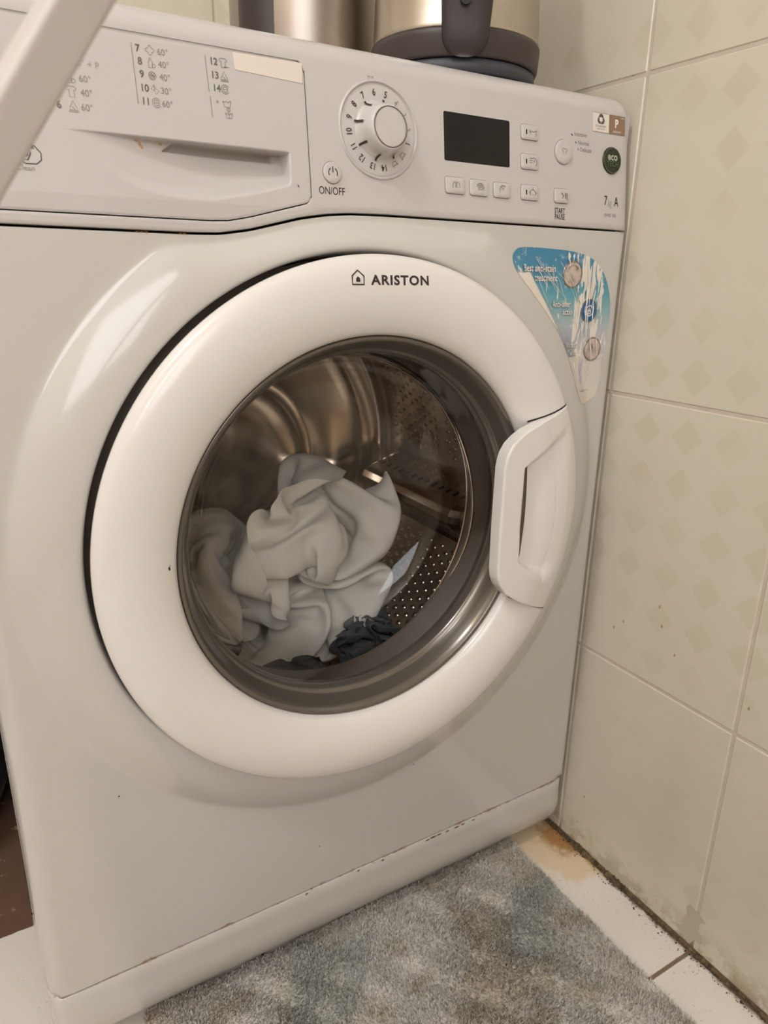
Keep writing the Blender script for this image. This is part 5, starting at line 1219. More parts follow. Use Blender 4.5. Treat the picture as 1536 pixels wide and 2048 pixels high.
-10,-6,3,-4,5,-12,-11,7,11,7,13,7,1,-3,2,-11,-1,-3,3,19,-9,3,1,11,-2,-1,-1,-14,-9,24,-33,-15,1,1,17,3,2,6,7,-4,5,-4,-6,-4,4,7,5,-5,6,2,2,2,1,0,1,-5,-4,6,-7,3,
-16,5,18,0,4,5,-7,9,1,-4,-1,2,-19,14,-9,-12,-21,24,-23,-7,2,-1,1,5,9,21,18,-9,-4,-5,0,-3,9,11,-10,2,3,7,-8,-6,-6,-3,-6,4,-7,-14,-4,27,17,-1,2,5,-2,-10,-7,-5,3,
4,-14,5,15,-4,9,2,2,3,0,-1,-2,-1,-5,3,-8,4,9,0,-3,5,2,-1,5,-9,2,4,1,5,2,15,-32,7,-16,4,-10,-2,4,-4,7,-3,6,-1,40,2,-20,5,-1,4,5,-2,-1,-4,11,-13,2,-7,8,2,-17,0,5,
-12,7,16,-3,9,5,5,0,-2,-10,0,-4,-14,15,-11,-13,17,3,16,4,1,0,1,-2,1,0,-15,2,8,3,0,-1,1,3,0,-4,-1,9,-3,7,4,-1,-12,-3,-18,4,-8,10,-2,-1,7,-11,19,3,26,-16,2,3,-2,
4,-13,11,-10,6,1,-11,5,3,10,-1,6,-9,-13,-2,17,4,-7,-10,3,4,4,6,9,-9,-12,6,13,-33,-1,0,-2,8,8,22,3,0,-3,-2,8,3,-16,2,6,9,3,-1,-9,-7,3,1,8,-7,14,2,1,-1,-18,-11,
-13,12,-5,12,-8,5,-6,16,0,37,9,-13,-14,11,1,-16,13,-10,0,-6,0,-4,-2,-1,1,-4,6,5,-12,0,-2,-1,3,10,-3,-2,0,0,7,15,-8,-12,1,3,-2,-4,3,-1,5,-4,11,3,0,7,-8,-9,19,0,
3,9,2,6,0,-8,3,-17,6,16,1,-2,0,1,-29,3,-10,4,18,-17,4,-3,19,25,19,-20,7,2,-8,3,-6,-14,4,-3,-8,-5,2,-4,-4,5,1,-6,7,4,6,11,-7,11,14,1,-12,-15,-12,-3,-2,2,12,6,-5,
22,6,3,1,-4,-21,-6,4,-1,0,1,-9,0,7,17,3,3,7,3,2,1,-9,-1,-14,24,-3,0,3,0,-33,8,-2,4,-5,18,4,17,10,9,6,-6,-8,2,-4,-7,0,-13,-14,7,-11,9,-5,1,-2,-7,3,-1,4,0,7,8,21,
6,3,5,-1,-7,-17,-17,-5,-4,8,7,7,-1,16,6,-4,-5,2,-5,-15,-1,-4,-12,6,1,22,6,5,5,2,1,3,1,-3,4,-10,5,-3,8,1,0,-38,16,0,-1,-1,8,33,-11,20,2,1,-3,-2,1,8,-25,-5,-5,0,
-16,6,-7,9,0,1,0,-16,13,-16,8,4,3,36,9,-24,7,9,6,-2,-9,-20,-1,1,-3,1,8,6,5,-1,0,-3,-7,-3,-3,-6,-4,-2,19,12,1,3,4,6,-1,2,-2,-1,-2,3,-11,13,4,-2,-2,-27,-7,9,3,8,
-8,11,27,-4,15,0,-13,18,-20,-5,-4,-17,-2,-12,14,-4,6,-6,3,-8,5,-1,13,-20,3,4,12,-5,15,10,-13,-3,1,0,8,10,-14,-4,-3,4,2,8,0,-2,0,-6,-4,-4,-2,1,1,-1,26,0,1,4,0,5,
4,-2,-1,-4,6,2,-6,9,0,-7,-2,-17,-5,27,1,-16,-3,-3,24,11,4,-11,4,-8,-4,-37,8,-6,6,-4,7,-2,0,11,-4,9,-7,15,-24,4,5,-6,0,6,-2,12,-9,-1,3,2,-1,-3,15,6,-23,16,-1,-5,
7,4,0,-2,-5,-8,0,-1,5,6,7,8,6,3,2,-3,3,2,-2,-2,1,8,4,0,-10,-17,-8,-15,9,19,6,6,3,-2,-9,9,-7,-10,2,-30,14,-8,-22,-4,3,14,-8,13,2,-1,-3,0,4,-5,-2,10,-12,0,2,7,12,
2,-3,-9,-4,6,6,0,-5,4,11,-11,6,-2,-7,6,1,3,-1,-2,-5,10,1,6,4,2,3,1,0,-2,-5,2,8,1,-2,10,6,-20,-6,8,0,18,-6,-17,18,-4,24,-4,-2,1,-29,-4,-1,-23,1,6,-16,9,2,5,-15,
1,12,-5,-1,-4,12,-6,8,5,8,-17,22,-1,-4,-2,-3,-1,0,4,3,-1,8,-7,24,-14,-8,-3,8,-6,-1,0,6,14,-2,-3,10,2,-7,3,-1,1,-3,1,-4,-21,1,11,6,4,15,-6,-6,15,-11,13,0,-3,-12,
34,-27,22,-11,-24,-3,1,-14,8,-20,22,-14,0,6,-17,6,-3,2,2,1,-3,3,10,7,2,6,10,-19,19,-11,-12,-1,3,-2,2,-2,4,5,8,-5,7,-3,-5,3,-4,-5,0,25,-6,11,4,-2,11,-10,0,-2,-2,
-1,-7,1,1,-14,-5,-1,7,5,16,1,-15,8,-12,13,6,-11,-6,11,-21,14,-10,-7,-7,4,10,-6,-6,3,6,-7,-4,-4,4,-3,-2,0,2,4,5,2,-2,4,9,-3,-6,6,4,4,-13,-3,2,-6,15,10,0,-13,15,
-5,0,-9,-4,6,9,-10,12,3,8,3,-7,12,-2,-4,-6,0,2,-1,7,-25,12,-13,9,-8,-3,11,10,-12,-13,-1,-5,13,-7,7,-13,-9,0,-7,4,26,-3,0,-17,10,-5,-4,-7,3,-1,-3,-1,4,2,-6,2,1,
12,-4,0,5,-1,-3,4,7,9,-16,2,14,-1,-1,5,9,-21,2,-2,-9,-1,6,-2,-3,9,5,8,5,2,12,-1,-2,-7,-13,-5,-9,-3,14,-12,13,-11,-6,0,9,-3,-1,2,13,-11,-18,-5,-12,9,-9,0,1,12,3,
18,-21,-14,7,-6,-2,4,2,-5,5,-6,3,20,-1,4,-8,-11,-4,6,5,-4,2,-1,-3,0,21,1,3,6,-5,-8,-2,-5,-9,3,-3,-1,0,7,0,2,8,0,5,-2,0,2,-4,-8,-5,-14,-3,1,22,4,-7,1,-10,-5,-4,
10,4,-16,-2,1,-6,-11,1,2,-1,4,6,-4,4,5,-4,-6,2,-4,-2,14,-10,2,-7,7,-4,-5,22,12,7,0,-10,-21,-3,3,0,-2,-1,4,6,6,0,-2,0,-8,-9,-4,11,-3,4,2,-6,5,4,1,6,5,-2,-1,-18,
-5,-1,-2,2,-1,-4,7,7,-1,11,-1,-20,-1,-4,19,31,-9,-4,-12,9,2,-16,-1,-2,4,6,3,5,-18,20,4,-4,-13,-1,-7,7,8,-6,11,-2,-4,-14,11,15,8,-1,-5,-21,-2,3,2,6,1,5,-8,2,-1,
-2,11,-9,-13,0,8,-4,8,4,-7,11,-3,0,7,7,-4,-25,-1,-4,3,2,-2,-2,13,2,8,6,-11,-14,2,29,10,28,0,-28,17,-7,-13,7,-13,6,-5,3,13,-10,15,-14,5,-2,-7,10,1,1,1,3,1,9,3,
-12,-13,5,4,0,-6,18,-10,-9,2,7,8,-7,6,-10,4,3,-1,-11,-7,0,20,-1,-9,6,8,-3,-1,-3,-3,10,2,-12,-15,1,2,-4,6,13,0,-1,7,11,12,-2,5,8,1,1,-33,10,-5,-7,8,-10,9,-3,6,7,
-5,-3,-3,10,-4,-10,2,0,22,12,-26,4,-7,0,-3,4,-2,10,1,-7,6,6,-6,-10,4,2,1,2,-5,10,-5,-4,-4,9,-10,-5,8,6,12,-8,-6,4,5,-1,-6,4,-2,-2,-14,5,-1,6,14,12,3,2,-10,0,-9,
25,-1,6,2,2,-25,-1,-5,12,-6,-9,-2,6,4,16,14,-16,-25,13,31,-8,6,16,-26,-4,-8,-8,1,5,-6,-4,13,-5,-4,9,12,2,-6,6,-10,-8,-1,-1,7,-4,-2,-6,-2,-2,20,-3,-13,7,4,12,1,
-13,-2,0,11,-4,-5,0,-8,-2,7,11,-7,9,9,3,4,-14,14,-20,38,0,-2,-7,-27,13,4,-18,-5,11,5,3,15,-2,-1,-21,-4,2,9,27,-23,-6,4,-16,24,-11,-4,-1,11,3,13,-13,5,3,1,2,-10,
4,8,2,-15,-9,-4,-2,-2,-3,-4,-4,4,2,3,7,1,4,7,3,-9,-8,15,-9,4,-9,3,5,6,-12,15,5,-1,5,5,-17,0,40,-6,6,-14,-5,-4,-15,-12,0,5,3,-1,11,3,1,4,-13,0,-5,-15,12,26,-28,
1,-1,7,-2,1,10,-8,-2,6,13,1,13,-12,-7,13,-20,11,13,-2,8,-19,-15,-6,0,0,23,-21,-5,6,1,6,-1,5,4,-1,-6,-9,9,-5,-1,6,0,3,19,3,-5,-11,-6,-4,17,-14,21,1,-6,-15,4,-7,
6,-26,0,-5,14,7,1,-9,0,-8,18,-7,-9,6,-14,-1,10,7,-7,-1,7,-12,10,4,-6,6,-11,11,18,7,-6,-5,15,-8,-2,19,-2,11,-13,-23,-16,-2,0,-2,13,18,-6,1,-10,-6,2,7,-8,-9,-7,
12,0,6,1,5,3,5,-1,-2,-17,4,-2,12,-3,10,0,-5,-30,-18,-12,24,-26,16,-6,6,3,-3,-3,-1,12,-3,3,-16,4,-13,16,-13,13,5,-7,3,-7,5,13,-11,-15,3,23,28,-7,-18,-6,11,0,4,7,
4,11,-1,-13,-26,-4,27,10,-13,10,-12,11,11,-15,-20,-4,-12,-9,9,5,7,2,4,3,-2,-7,-3,13,-8,-1,-9,3,10,-15,-4,-4,-8,-11,-8,1,-4,23,-1,-4,3,-6,12,4,-8,-5,4,-20,12,2,
0,-5,6,3,7,-15,3,2,-19,26,0,-12,16,3,5,9,-15,2,-3,0,3,12,11,-3,-14,-9,24,-11,-14,22,-8,11,-18,-8,-5,-2,-12,-6,2,15,4,3,2,2,6,11,3,-7,-7,-16,2,-4,-7,-15,5,5,9,
-6,-22,4,-3,-2,8,-7,-4,15,7,-6,15,-9,-18,2,20,-19,-7,-4,10,5,10,-2,2,27,-35,-3,10,-1,-24,20,17,6,-1,-19,-1,-2,-2,0,13,21,9,-23,1,19,-2,-20,13,-14,-11,-3,1,-4,
-7,10,-9,23,-9,4,-1,-1,-7,-5,-2,3,2,7,-16,-5,-8,-5,3,16,17,-19,-16,13,-7,-4,1,-5,3,3,2,-7,12,4,6,-8,-17,8,-20,6,5,23,10,10,-3,-15,6,-9,2,-20,23,14,6,0,-2,-7,
-28,-2,-2,1,-5,8,11,24,-17,16,0,-16,-3,-11,-1,7,5,3,-2,-7,20,-24,16,-6,-4,-6,-2,-1,-6,1,-8,-3,7,-10,2,-1,12,-3,-5,-8,7,-14,18,-3,-18,12,3,-6,-7,28,7,-11,-13,-6,
4,-5,12,-14,-8,19,4,10,8,-25,17,5,-14,19,6,-4,7,-3,-12,-31,11,-5,0,1,5,-3,-7,12,6,5,14,-6,-11,-9,-3,-8,1,11,10,-9,-1,11,3,1,-12,-5,-2,-5,7,-16,-7,2,6,5,-8,21,
18,4,-11,-6,-7,7,-3,13,4,-1,-6,-6,-17,8,5,17,-7,9,-5,-8,-12,13,12,-4,4,5,-15,-3,28,-3,10,3,1,2,-3,-10,-36,10,2,-6,2,2,-4,-4,1,-2,11,1,27,5,-3,-5,-8,-8,-3,-3,-2,
9,-4,16,11,-2,-27,-7,-2,0,-9,-7,0,6,8,5,-8,-11,10,27,-18,0,5,15,0,-16,13,-24,1,0,2,-7,0,7,18,-5,2,-5,8,21,-31,12,1,-11,-8,26,-3,26,1,-4,-6,-17,-32,-2,21,4,-6,
-3,1,-6,-13,-2,5,2,11,-2,8,26,-3,-2,-2,8,9,2,2,-2,-9,0,2,-34,4,1,-6,-7,-6,-1,6,1,1,-3,-1,2,1,-7,-12,-3,21,-17,-8,3,-12,4,4,-7,1,4,-11,22,-2,9,0,-14,12,15,13,
-26,-12,-7,23,6,24,0,5,-1,-9,-16,-9,-25,-5,20,1,1,-12,-10,-3,-1,18,-3,-1,-3,4,24,-1,3,-1,10,11,1,2,1,-1,-9,-7,-7,2,-8,-9,-19,4,7,-1,-7,0,3,5,28,-9,-27,-15,4,1,
22,-14,-12,0,1,5,-12,-1,-3,3,-12,17,2,-15,8,17,-1,-15,-3,-9,-2,3,26,1,14,11,4,-8,-15,-18,-6,5,-5,14,2,-21,-5,4,-1,1,16,-8,-1,-2,13,14,0,4,16,4,2,2,-4,-5,0,-12,
1,-2,-34,-14,6,4,1,10,8,0,-9,20,6,7,3,-9,0,-8,-10,8,6,-4,8,-4,-9,5,-16,1,9,1,0,-12,3,10,-6,4,-5,-3,18,14,-20,-9,0,2,21,-5,-2,-2,2,-14,13,-1,10,10,-31,6,-8,5,-4,
2,-2,3,8,20,-2,15,10,-2,8,-2,0,-6,-4,-4,12,-29,-11,-11,-5,4,11,-2,8,2,-2,4,1,-18,21,-8,3,-9,-5,-2,7,3,7,-12,4,-16,18,-12,-15,2,11,16,-7,-17,6,20,-5,10,5,-4,-5,
-16,-7,3,0,32,-9,-8,-4,23,-23,7,-14,1,2,-15,6,1,-1,-2,1,1,5,24,7,-4,-7,11,7,6,3,7,-9,-4,-7,3,15,-7,-38,-8,-2,5,3,0,11,-2,-18,4,-7,-5,4,3,-19,-5,2,24,-9,-10,9,
-11,8,-13,-8,-3,7,-3,30,-10,-21,0,44,-18,-3,2,-2,-1,-17,-1,4,3,24,8,4,-19,10,-25,-11,3,25,-20,-7,0,-1,-2,0,1,5,19,7,0,-9,-10,6,13,17,14,2,-12,0,10,-6,-7,4,-44,
-5,7,8,4,-13,-8,-2,-6,18,130,-3,-30,-23,32,-16,-29,-5,12,-6,13,26,12,50,27,14,-21,-12,-24,27,11,-25,9,-11,-25,-6,-12,-18,-14,-21,-15,-21,16,14,-11,10,10,-7,-14,
-11,3,6,13,12,-28,-6,-3,8,-7,-10,-3,5,-6,-9,-2,-4,3,0,-5,7,11,-16,0,4,5,9,16,34,-24,3,20,-13,11,2,26,-11,0,-1,-24,14,-4,22,-5,14,-3,-10,7,-17,8,-6,7,-3,16,-18,
0,4,-36,2,4,-12,20,25,-18,-1,-2,9,3,11,7,-7,-27,5,25,11,-4,-7,-13,-12,4,-14,14,-19,-2,8,5,1,7,14,9,0,-26,19,8,-22,-17,23,7,6,-14,-7,10,-31,36,0,-11,29,-7,7,31,
-10,3,19,-5,-21,1,1,-8,2,16,-8,-7,8,5,-26,15,10,-19,-5,-12,0,5,-22,-1,15,19,-22,33,-13,-9,-6,13,9,18,-5,-15,-18,-13,15,6,15,11,-8,-6,-16,-9,-2,7,1,-2,6,-5,21,9,
8,-2,-41,26,5,-20,9,-8,-6,31,5,-18,13,-8,20,3,-20,16,-21,24,5,1,-9,-15,13,14,-6,4,-12,-18,11,15,7,-31,6,0,12,-1,-22,-19,-4,7,15,4,15,-7,12,-12,8,-19,1,13,-2,12,
1,-2,-3,-13,-29,-2,-9,1,30,18,4,-30,8,3,2,11,0,17,-13,3,-3,6,6,-34,14,13,-28,9,-8,12,0,-12,-18,29,-5,14,25,-8,-12,21,-2,-11,-5,11,4,16,-3,5,5,-11,-8,2,-10,7,-2,
5,-11,-1,-22,-3,-11,7,21,-8,14,-8,16,2,-4,3,-13,-5,5,10,6,4,-20,3,6,-24,-9,-5,-10,36,10,-12,7,3,15,4,-12,2,4,-1,5,8,-2,-7,-6,2,4,-25,24,-24,27,0,-18,9,9,-9,-7,
8,4,-15,20,16,6,-6,5,12,-4,-1,-2,8,-2,-11,-19,9,-1,-34,5,9,9,-17,5,-12,14,29,-6,3,-7,10,-4,-4,6,-11,-2,5,-3,12,2,-32,-18,17,9,-10,-6,-15,38,5,-14,13,3,-2,9,-5,
0,5,8,-7,10,-2,-10,0,0,1,-30,19,-2,2,24,-4,-12,11,-23,-38,26,-25,19,-10,25,-11,20,16,-9,8,-3,8,-17,13,-16,-10,13,-3,-28,1,-4,6,-8,13,10,16,4,-1,-14,-15,20,-2,
15,-20,1,-6,7,-3,10,-5,9,1,-4,-7,-1,-4,-15,34,-6,-10,-4,-5,3,6,-5,-1,-4,4,-25,16,10,-15,-11,28,20,-28,0,27,-5,-11,9,-12,-3,-28,2,-11,-5,17,-26,19,4,4,0,-7,15,
-7,19,-9,7,-25,-3,17,5,-20,0,-12,8,23,5,12,-2,-10,8,5,-15,9,9,-7,-23,-20,9,6,-7,24,13,-24,1,11,-3,8,11,-3,3,-5,-4,-8,-23,2,7,-10,-4,-11,-4,12,-12,20,7,-19,10,
32,9,-30,15,-1,-10,8,-11,-5,-37,-19,-9,14,-4,16,-4,-12,14,-7,14,14,-4,6,-19,0,7,4,-11,4,-12,-4,26,13,-1,-2,-6,-18,-8,33,-7,9,11,-9,-1,-10,-33,13,8,19,-6,0,-21,
-5,22,2,2,-4,-15,-6,18,6,-7,-11,-22,-1,6,4,-5,-4,5,-9,23,26,-8,5,-15,-16,10,1,20,-17,-10,-1,-19,3,-29,-14,27,-12,16,-4,-2,23,-11,-13,34,-7,6,0,-28,6,8,-12,-7,8,
33,-2,-1,-7,-36,-1,33,-2,-6,29,5,-5,-25,-12,14,5,18,-18,-2,16,7,-18,-13,4,1,1,14,-13,-25,21,15,-14,-11,-13,-10,15,10,-18,13,21,-15,-10,24,-11,-15,27,-2,-5,-5,
-6,-5,8,2,4,-6,-21,-5,18,-10,-4,21,-3,-7,27,8,-20,-21,-7,11,-7,9,0,-3,28,8,5,-5,-40,-4,32,8,-17,15,20,2,-3,-7,-11,10,4,2,-1,-4,3,4,4,-23,3,-15,4,-9,23,-16,-3,
14,2,7,-15,-23,-10,26,-20,-4,14,33,-2,-6,-10,-11,15,8,-22,-5,-4,17,-5,25,2,17,-5,-21,6,-1,9,-17,6,26,5,-16,-1,-9,-12,-9,5,0,-2,8,36,-4,-17,-23,-9,35,14,-30,-11,
28,12,9,-1,-2,6,-21,-15,-4,22,2,-2,4,7,-13,-7,15,-8,-3,2,19,-39,7,17,-12,10,18,-10,0,-6,-3,-13,-2,24,-10,-7,10,4,-6,-28,-17,25,5,7,-15,28,-31,-5,14,4,7,9,2,3,
-4,-1,1,-23,3,-5,-7,1,-15,-3,20,26,-16,4,-33,36,13,-18,-14,22,11,-12,-4,21,0,-13,2,-2,1,5,-1,-12,-2,-5,11,-18,8,13,6,-6,8,3,-29,8,5,8,1,9,-15,-13,16,-4,-22,0,
21,-15,16,0,-6,-4,-30,4,-2,12,4,18,-1,-1,4,-3,-5,4,7,5,-13,6,-8,-3,9,-4,-4,-34,-3,2,38,-22,6,-18,30,11,-5,-20,18,-1,12,-15,-4,8,9,2,6,-6,1,-5,3,-2,1,-6,-5,-8,
-6,15,23,-12,-10,6,9,-27,13,-19,11,21,-16,12,-22,9,11,-11,-14,22,2,-3,-8,7,-6,-22,12,-5,-7,2,8,-1,15,0,-2,0,6,-15,13,-22,-18,-11,14,27,-11,-9,-19,8,33,-16,-6,2,
25,-6,-3,-7,4,6,-21,-15,16,1,3,24,-15,13,5,-7,2,1,-11,4,-7,-16,-19,6,32,6,6,6,-13,6,-11,-1,0,-2,9,7,-21,-2,21,-5,-12,12,1,-2,-1,-8,18,-25,4,-3,20,-34,27,29,8,
-2,-1,-4,7,6,1,-15,-43,8,-21,11,24,-1,1,11,-15,7,-2,19,-11,13,-26,23,0,-29,-3,11,-3,-7,15,3,24,-16,-14,-8,-2,31,-2,-15,-5,-8,-5,12,1,27,-12,10,6,-7,6,4,-20,-14,
26,-9,12,2,-28,11,6,0,-2,-4,5,-2,-14,10,-16,26,-11,-24,42,14,-4,-5,6,5,1,2,-17,-39,14,-7,-7,6,-1,5,26,4,-15,-3,-2,10,14,-26,10,10,5,-17,-10,1,-5,-8,-3,6,20,20,
6,-6,-6,-16,22,-1,-12,-8,-6,6,9,5,3,-11,17,3,1,4,-5,0,-16,1,18,2,-11,-13,3,-2,-18,-4,-8,14,3,15,-2,-13,21,31,-11,13,0,-3,2,1,-4,-19,-14,-5,-11,11,14,-9,-6,11,9,
11,0,-3,2,1,2,-10,14,-1,-29,15,-7,-9,-2,7,9,1,0,8,-18,4,22,2,-25,-3,3,4,1,-10,-7,14,22,5,-13,8,1,4,4,-3,-5,3,-1,6,-8,-1,-16,0,-9,-15,-13,1,15,-4,30,14,-2,30,
-10,14,-4,-6,2,6,2,-13,-33,6,0,6,4,-11,-4,14,21,6,-3,-2,5,-12,3,9,-9,-12,-1,-19,5,4,5,17,1,-20,1,1,2,20,-6,-13,-3,8,-2,17,-2,-17,3,-25,-5,20,23,3,3,5,2,-4,0,2,
-5,6,-4,-12,14,-24,-1,-22,-15,-4,-1,15,10,34,7,29,-2,-4,8,-13,12,3,-7,-30,-5,-4,18,21,-13,-17,14,22,-12,12,-4,6,-8,2,-1,1,-28,-18,6,19,-8,12,-4,-2,-19,17,1,-10,
24,4,-10,13,-6,1,10,3,5,-9,-12,2,-8,-13,-4,8,16,-2,8,9,0,0,-2,-8,15,-13,-4,2,-15,-15,-7,-9,6,13,11,17,11,35,-6,-2,5,3,-8,-5,-14,7,2,2,-19,-12,22,-4,22,-13,15,7,
-2,-11,10,-10,-10,-20,-1,-1,-1,30,2,1,-7,-19,-1,6,1,16,10,-4,-2,-28,9,-2,-5,25,15,-2,-5,-2,-2,6,-2,-3,-5,0,-6,7,5,-1,-20,7,20,-2,-30,2,11,1,-5,-2,8,-1,4,2,13,
34,-6,-1,-1,13,-12,-40,-4,6,8,24,2,-5,1,13,-5,8,-7,-3,6,0,-2,-7,-22,2,13,13,8,-14,15,-18,-15,7,-2,-2,-24,-4,-2,8,23,4,-12,-4,15,3,8,10,3,-4,-16,-3,-5,3,-3,-2,
-3,1,25,1,-7,-12,-4,9,8,-24,-9,19,5,11,-2,7,-11,-4,3,38,-9,-4,-1,7,-8,-9,-26,6,-8,9,16,14,-5,4,-2,4,8,1,-3,6,-9,-2,-4,10,-1,-1,-2,0,-3,7,-6,-14,11,-1,-15,-7,-1,
-5,-1,29,-2,7,-2,-4,1,4,-22,23,1,-15,-4,-4,-10,-10,1,8,18,18,-1,-18,-25,16,19,2,-14,-1,15,0,-1,1,-1,-11,7,30,-8,-11,4,3,-17,19,-17,-12,11,5,18,8,-12,-2,10,9,-2,
-3,4,1,-9,-6,2,1,3,-1,-5,-7,3,16,-4,7,-11,-9,9,1,-3,1,-3,-9,20,1,3,-16,-17,-15,10,-21,24,12,12,-14,-6,4,14,0,-17,15,11,-20,-6,-10,5,12,8,3,-13,-4,7,-3,8,-9,9,
-20,25,-6,6,6,2,-22,10,2,24,2,-7,-17,15,5,-14,-2,23,7,-2,-3,-4,-2,-13,-4,12,0,4,2,8,-17,-1,-6,7,7,1,-13,0,-7,2,14,-1,11,2,2,-14,-2,-9,-5,-9,11,-6,5,18,-3,11,2,
-12,7,4,-4,-15,-4,-23,14,-18,20,-10,17,-8,6,7,-10,11,-22,13,13,-1,-8,18,-5,15,11,-13,-12,16,-8,3,-24,-2,13,5,25,0,0,-1,-10,0,-5,0,6,-10,18,5,-6,0,4,-10,-26,3,
12,5,-10,-10,2,15,17,3,-9,-8,-12,-3,14,6,-19,-21,-1,7,19,3,2,-2,10,8,0,-5,-13,-6,-10,12,-19,14,-2,3,10,-19,15,5,-22,22,11,1,7,1,15,-7,0,-14,1,3,0,-19,22,-9,7,
12,-3,10,-2,-2,2,-1,-2,-6,-17,10,8,5,3,1,-13,-3,-13,-15,-2,9,23,-1,-12,12,2,10,2,-2,-12,-2,-9,-12,-17,-3,14,-2,12,-9,-21,25,8,12,8,5,-8,-9,-17,11,-13,19,-13,0,
-4,-3,22,-3,-4,-7,18,-2,5,14,8,-1,-10,10,-6,-12,-7,-3,7,21,-3,0,10,-4,-1,1,0,-2,-6,0,-12,19,-24,17,11,-11,-14,-8,9,11,-14,-13,-9,16,25,-14,-13,16,16,-4,2,-10,
-26,-10,6,15,-19,-8,-2,1,4,15,-4,14,4,6,-2,-7,5,-10,7,-21,9,-1,-1,11,5,-7,13,-12,-5,11,-3,6,17,-1,-4,2,8,-15,-7,16,1,2,-1,0,1,5,-3,0,-1,-6,6,-3,3,-3,-13,-3,11,
-15,-2,14,-1,-11,10,13,-9,-4,-11,23,2,-3,5,0,-1,2,-4,-4,-5,-14,-5,-16,-10,-2,9,3,-3,12,12,0,7,-6,-1,5,-2,6,1,-5,-13,16,-9,-7,28,-7,4,0,5,-8,1,4,7,-9,-10,-3,17,
-10,-18,4,18,-2,0,10,-12,3,6,-6,13,-12,12,-17,2,-2,-26,0,-2,12,6,10,1,-4,9,-5,13,-11,11,-1,-2,4,-5,4,-11,-8,5,-2,6,-6,-8,-25,11,-1,0,-5,10,20,-2,5,-16,0,-5,10,
-8,-3,9,3,-17,-3,3,29,-5,-4,-4,-4,1,8,5,-1,-1,-19,-14,29,-1,-17,10,-1,-3,10,12,4,-15,8,1,-14,-17,13,9,-28,0,5,-1,-2,29,6,-2,-1,2,-7,-5,15,5,-2,-6,1,6,-8,7,-5,
-10,4,3,-4,-20,11,-13,-10,2,-5,0,4,12,6,6,-4,-1,-10,9,3,-6,-10,10,-4,21,5,11,-10,1,-23,7,8,4,6,-12,4,-7,0,-6,-1,-6,4,6,-22,2,21,10,-1,-7,1,-9,-6,-7,-9,4,0,25,8,
-28,26,8,-6,5,9,-24,-12,23,9,-5,9,2,0,-2,-2,-5,-3,-29,18,3,-24,12,-9,-21,-4,5,2,16,1,-8,10,11,22,-4,-3,-1,-14,5,-14,26,2,2,6,-16,12,-14,8,0,-1,-5,-4,10,-37,-19,
32,-2,0,4,-14,-4,12,1,21,-8,-5,9,-25,-2,-14,-10,13,2,15,7,-12,-2,10,3,10,22,-7,-23,23,11,1,1,0,-3,-2,-3,-14,3,-25,5,5,-5,9,1,-18,-4,7,1,9,-4,-10,21,-11,31,8,
-23,-13,-18,-7,23,7,0,-2,6,-2,-11,8,-9,-5,-1,-6,-13,-10,1,15,2,3,-18,1,12,-11,21,-6,6,-4,-3,-8,-7,-2,-10,-5,14,2,30,-28,24,8,-3,8,4,0,1,-10,12,6,-1,-1,-2,-9,4,
2,-2,-1,-10,3,-13,-2,5,16,-7,-15,-6,3,23,9,-5,1,-5,11,-6,-9,-21,-16,13,2,9,-1,-2,12,-3,-14,1,-18,-10,-5,5,-4,10,5,-1,-1,-2,-7,3,2,8,15,-12,-4,9,-1,-21,0,-2,-5,
7,4,1,27,-26,19,8,-18,7,11,9,-2,8,2,-2,-4,-5,-4,-1,-4,-2,14,5,0,-9,-28,13,3,6,14,-7,1,3,7,-10,0,3,1,-4,5,0,-9,10,-5,3,10,5,-1,-3,-17,-11,-5,0,8,0,11,-5,4,3,-10,
-12,2,11,-16,9,12,-8,5,-8,11,6,-9,-12,-7,14,-2,2,14,4,-23,8,0,-8,7,10,20,5,-4,-2,-6,4,-2,-13,9,-6,4,10,7,1,-5,-9,0,4,-5,-8,-6,2,25,-3,-24,19,3,-13,1,5,9,28,-14,
-4,2,4,-20,-6,6,-6,0,2,2,0,1,15,-7,-6,-3,-22,14,-3,4,-8,6,18,-1,-8,-9,0,5,4,3,8,-4,4,1,10,3,-14,20,4,-7,-5,1,-5,16,-4,-14,-4,10,-7,-4,14,-14,-4,7,5,-20,1,-6,1,
-10,14,4,20,-11,2,18,2,-22,2,-5,14,9,30,-21,-3,-16,-9,23,5,-27,-2,10,9,1,1,-15,33,-17,1,-19,-2,19,-15,-10,16,-15,7,10,2,5,-12,-3,18,25,-3,0,-3,-6,10,-4,5,-15,
-7,6,-4,-3,10,-10,-6,15,-9,-3,9,-7,6,-2,-3,-10,2,3,-14,8,-16,-3,10,29,7,-16,19,11,-15,-6,10,-6,5,-11,25,-13,-25,1,3,-2,-3,0,4,-2,-3,1,3,13,-22,16,-12,-1,34,-24,
26,-11,-6,5,-22,13,12,-9,7,-2,1,28,-6,-6,3,0,1,6,-1,-21,0,-6,-2,-9,0,-3,-13,7,23,0,-3,-1,7,9,1,-13,-8,3,-12,-1,7,-2,12,13,-13,-4,8,20,-3,9,-3,-12,-42,21,-18,17,
-10,10,8,-11,-18,13,-7,8,5,-6,17,0,11,-27,3,21,-3,14,-20,-19,-12,13,32,-6,-4,-12,-12,20,26,-1,-5,-4,-9,4,4,9,-18,20,0,-10,-12,1,-19,-2,-1,9,-15,17,15,-1,-14,6,
12,-3,-3,-10,-13,-7,15,27,-8,-18,17,4,11,0,-1,4,-3,-16,-20,-15,-1,4,12,-19,-13,4,9,-12,4,15,4,9,-2,8,6,4,-14,-7,15,4,-29,17,-34,-17,19,19,-10,-1,10,27,8,-6,-3,
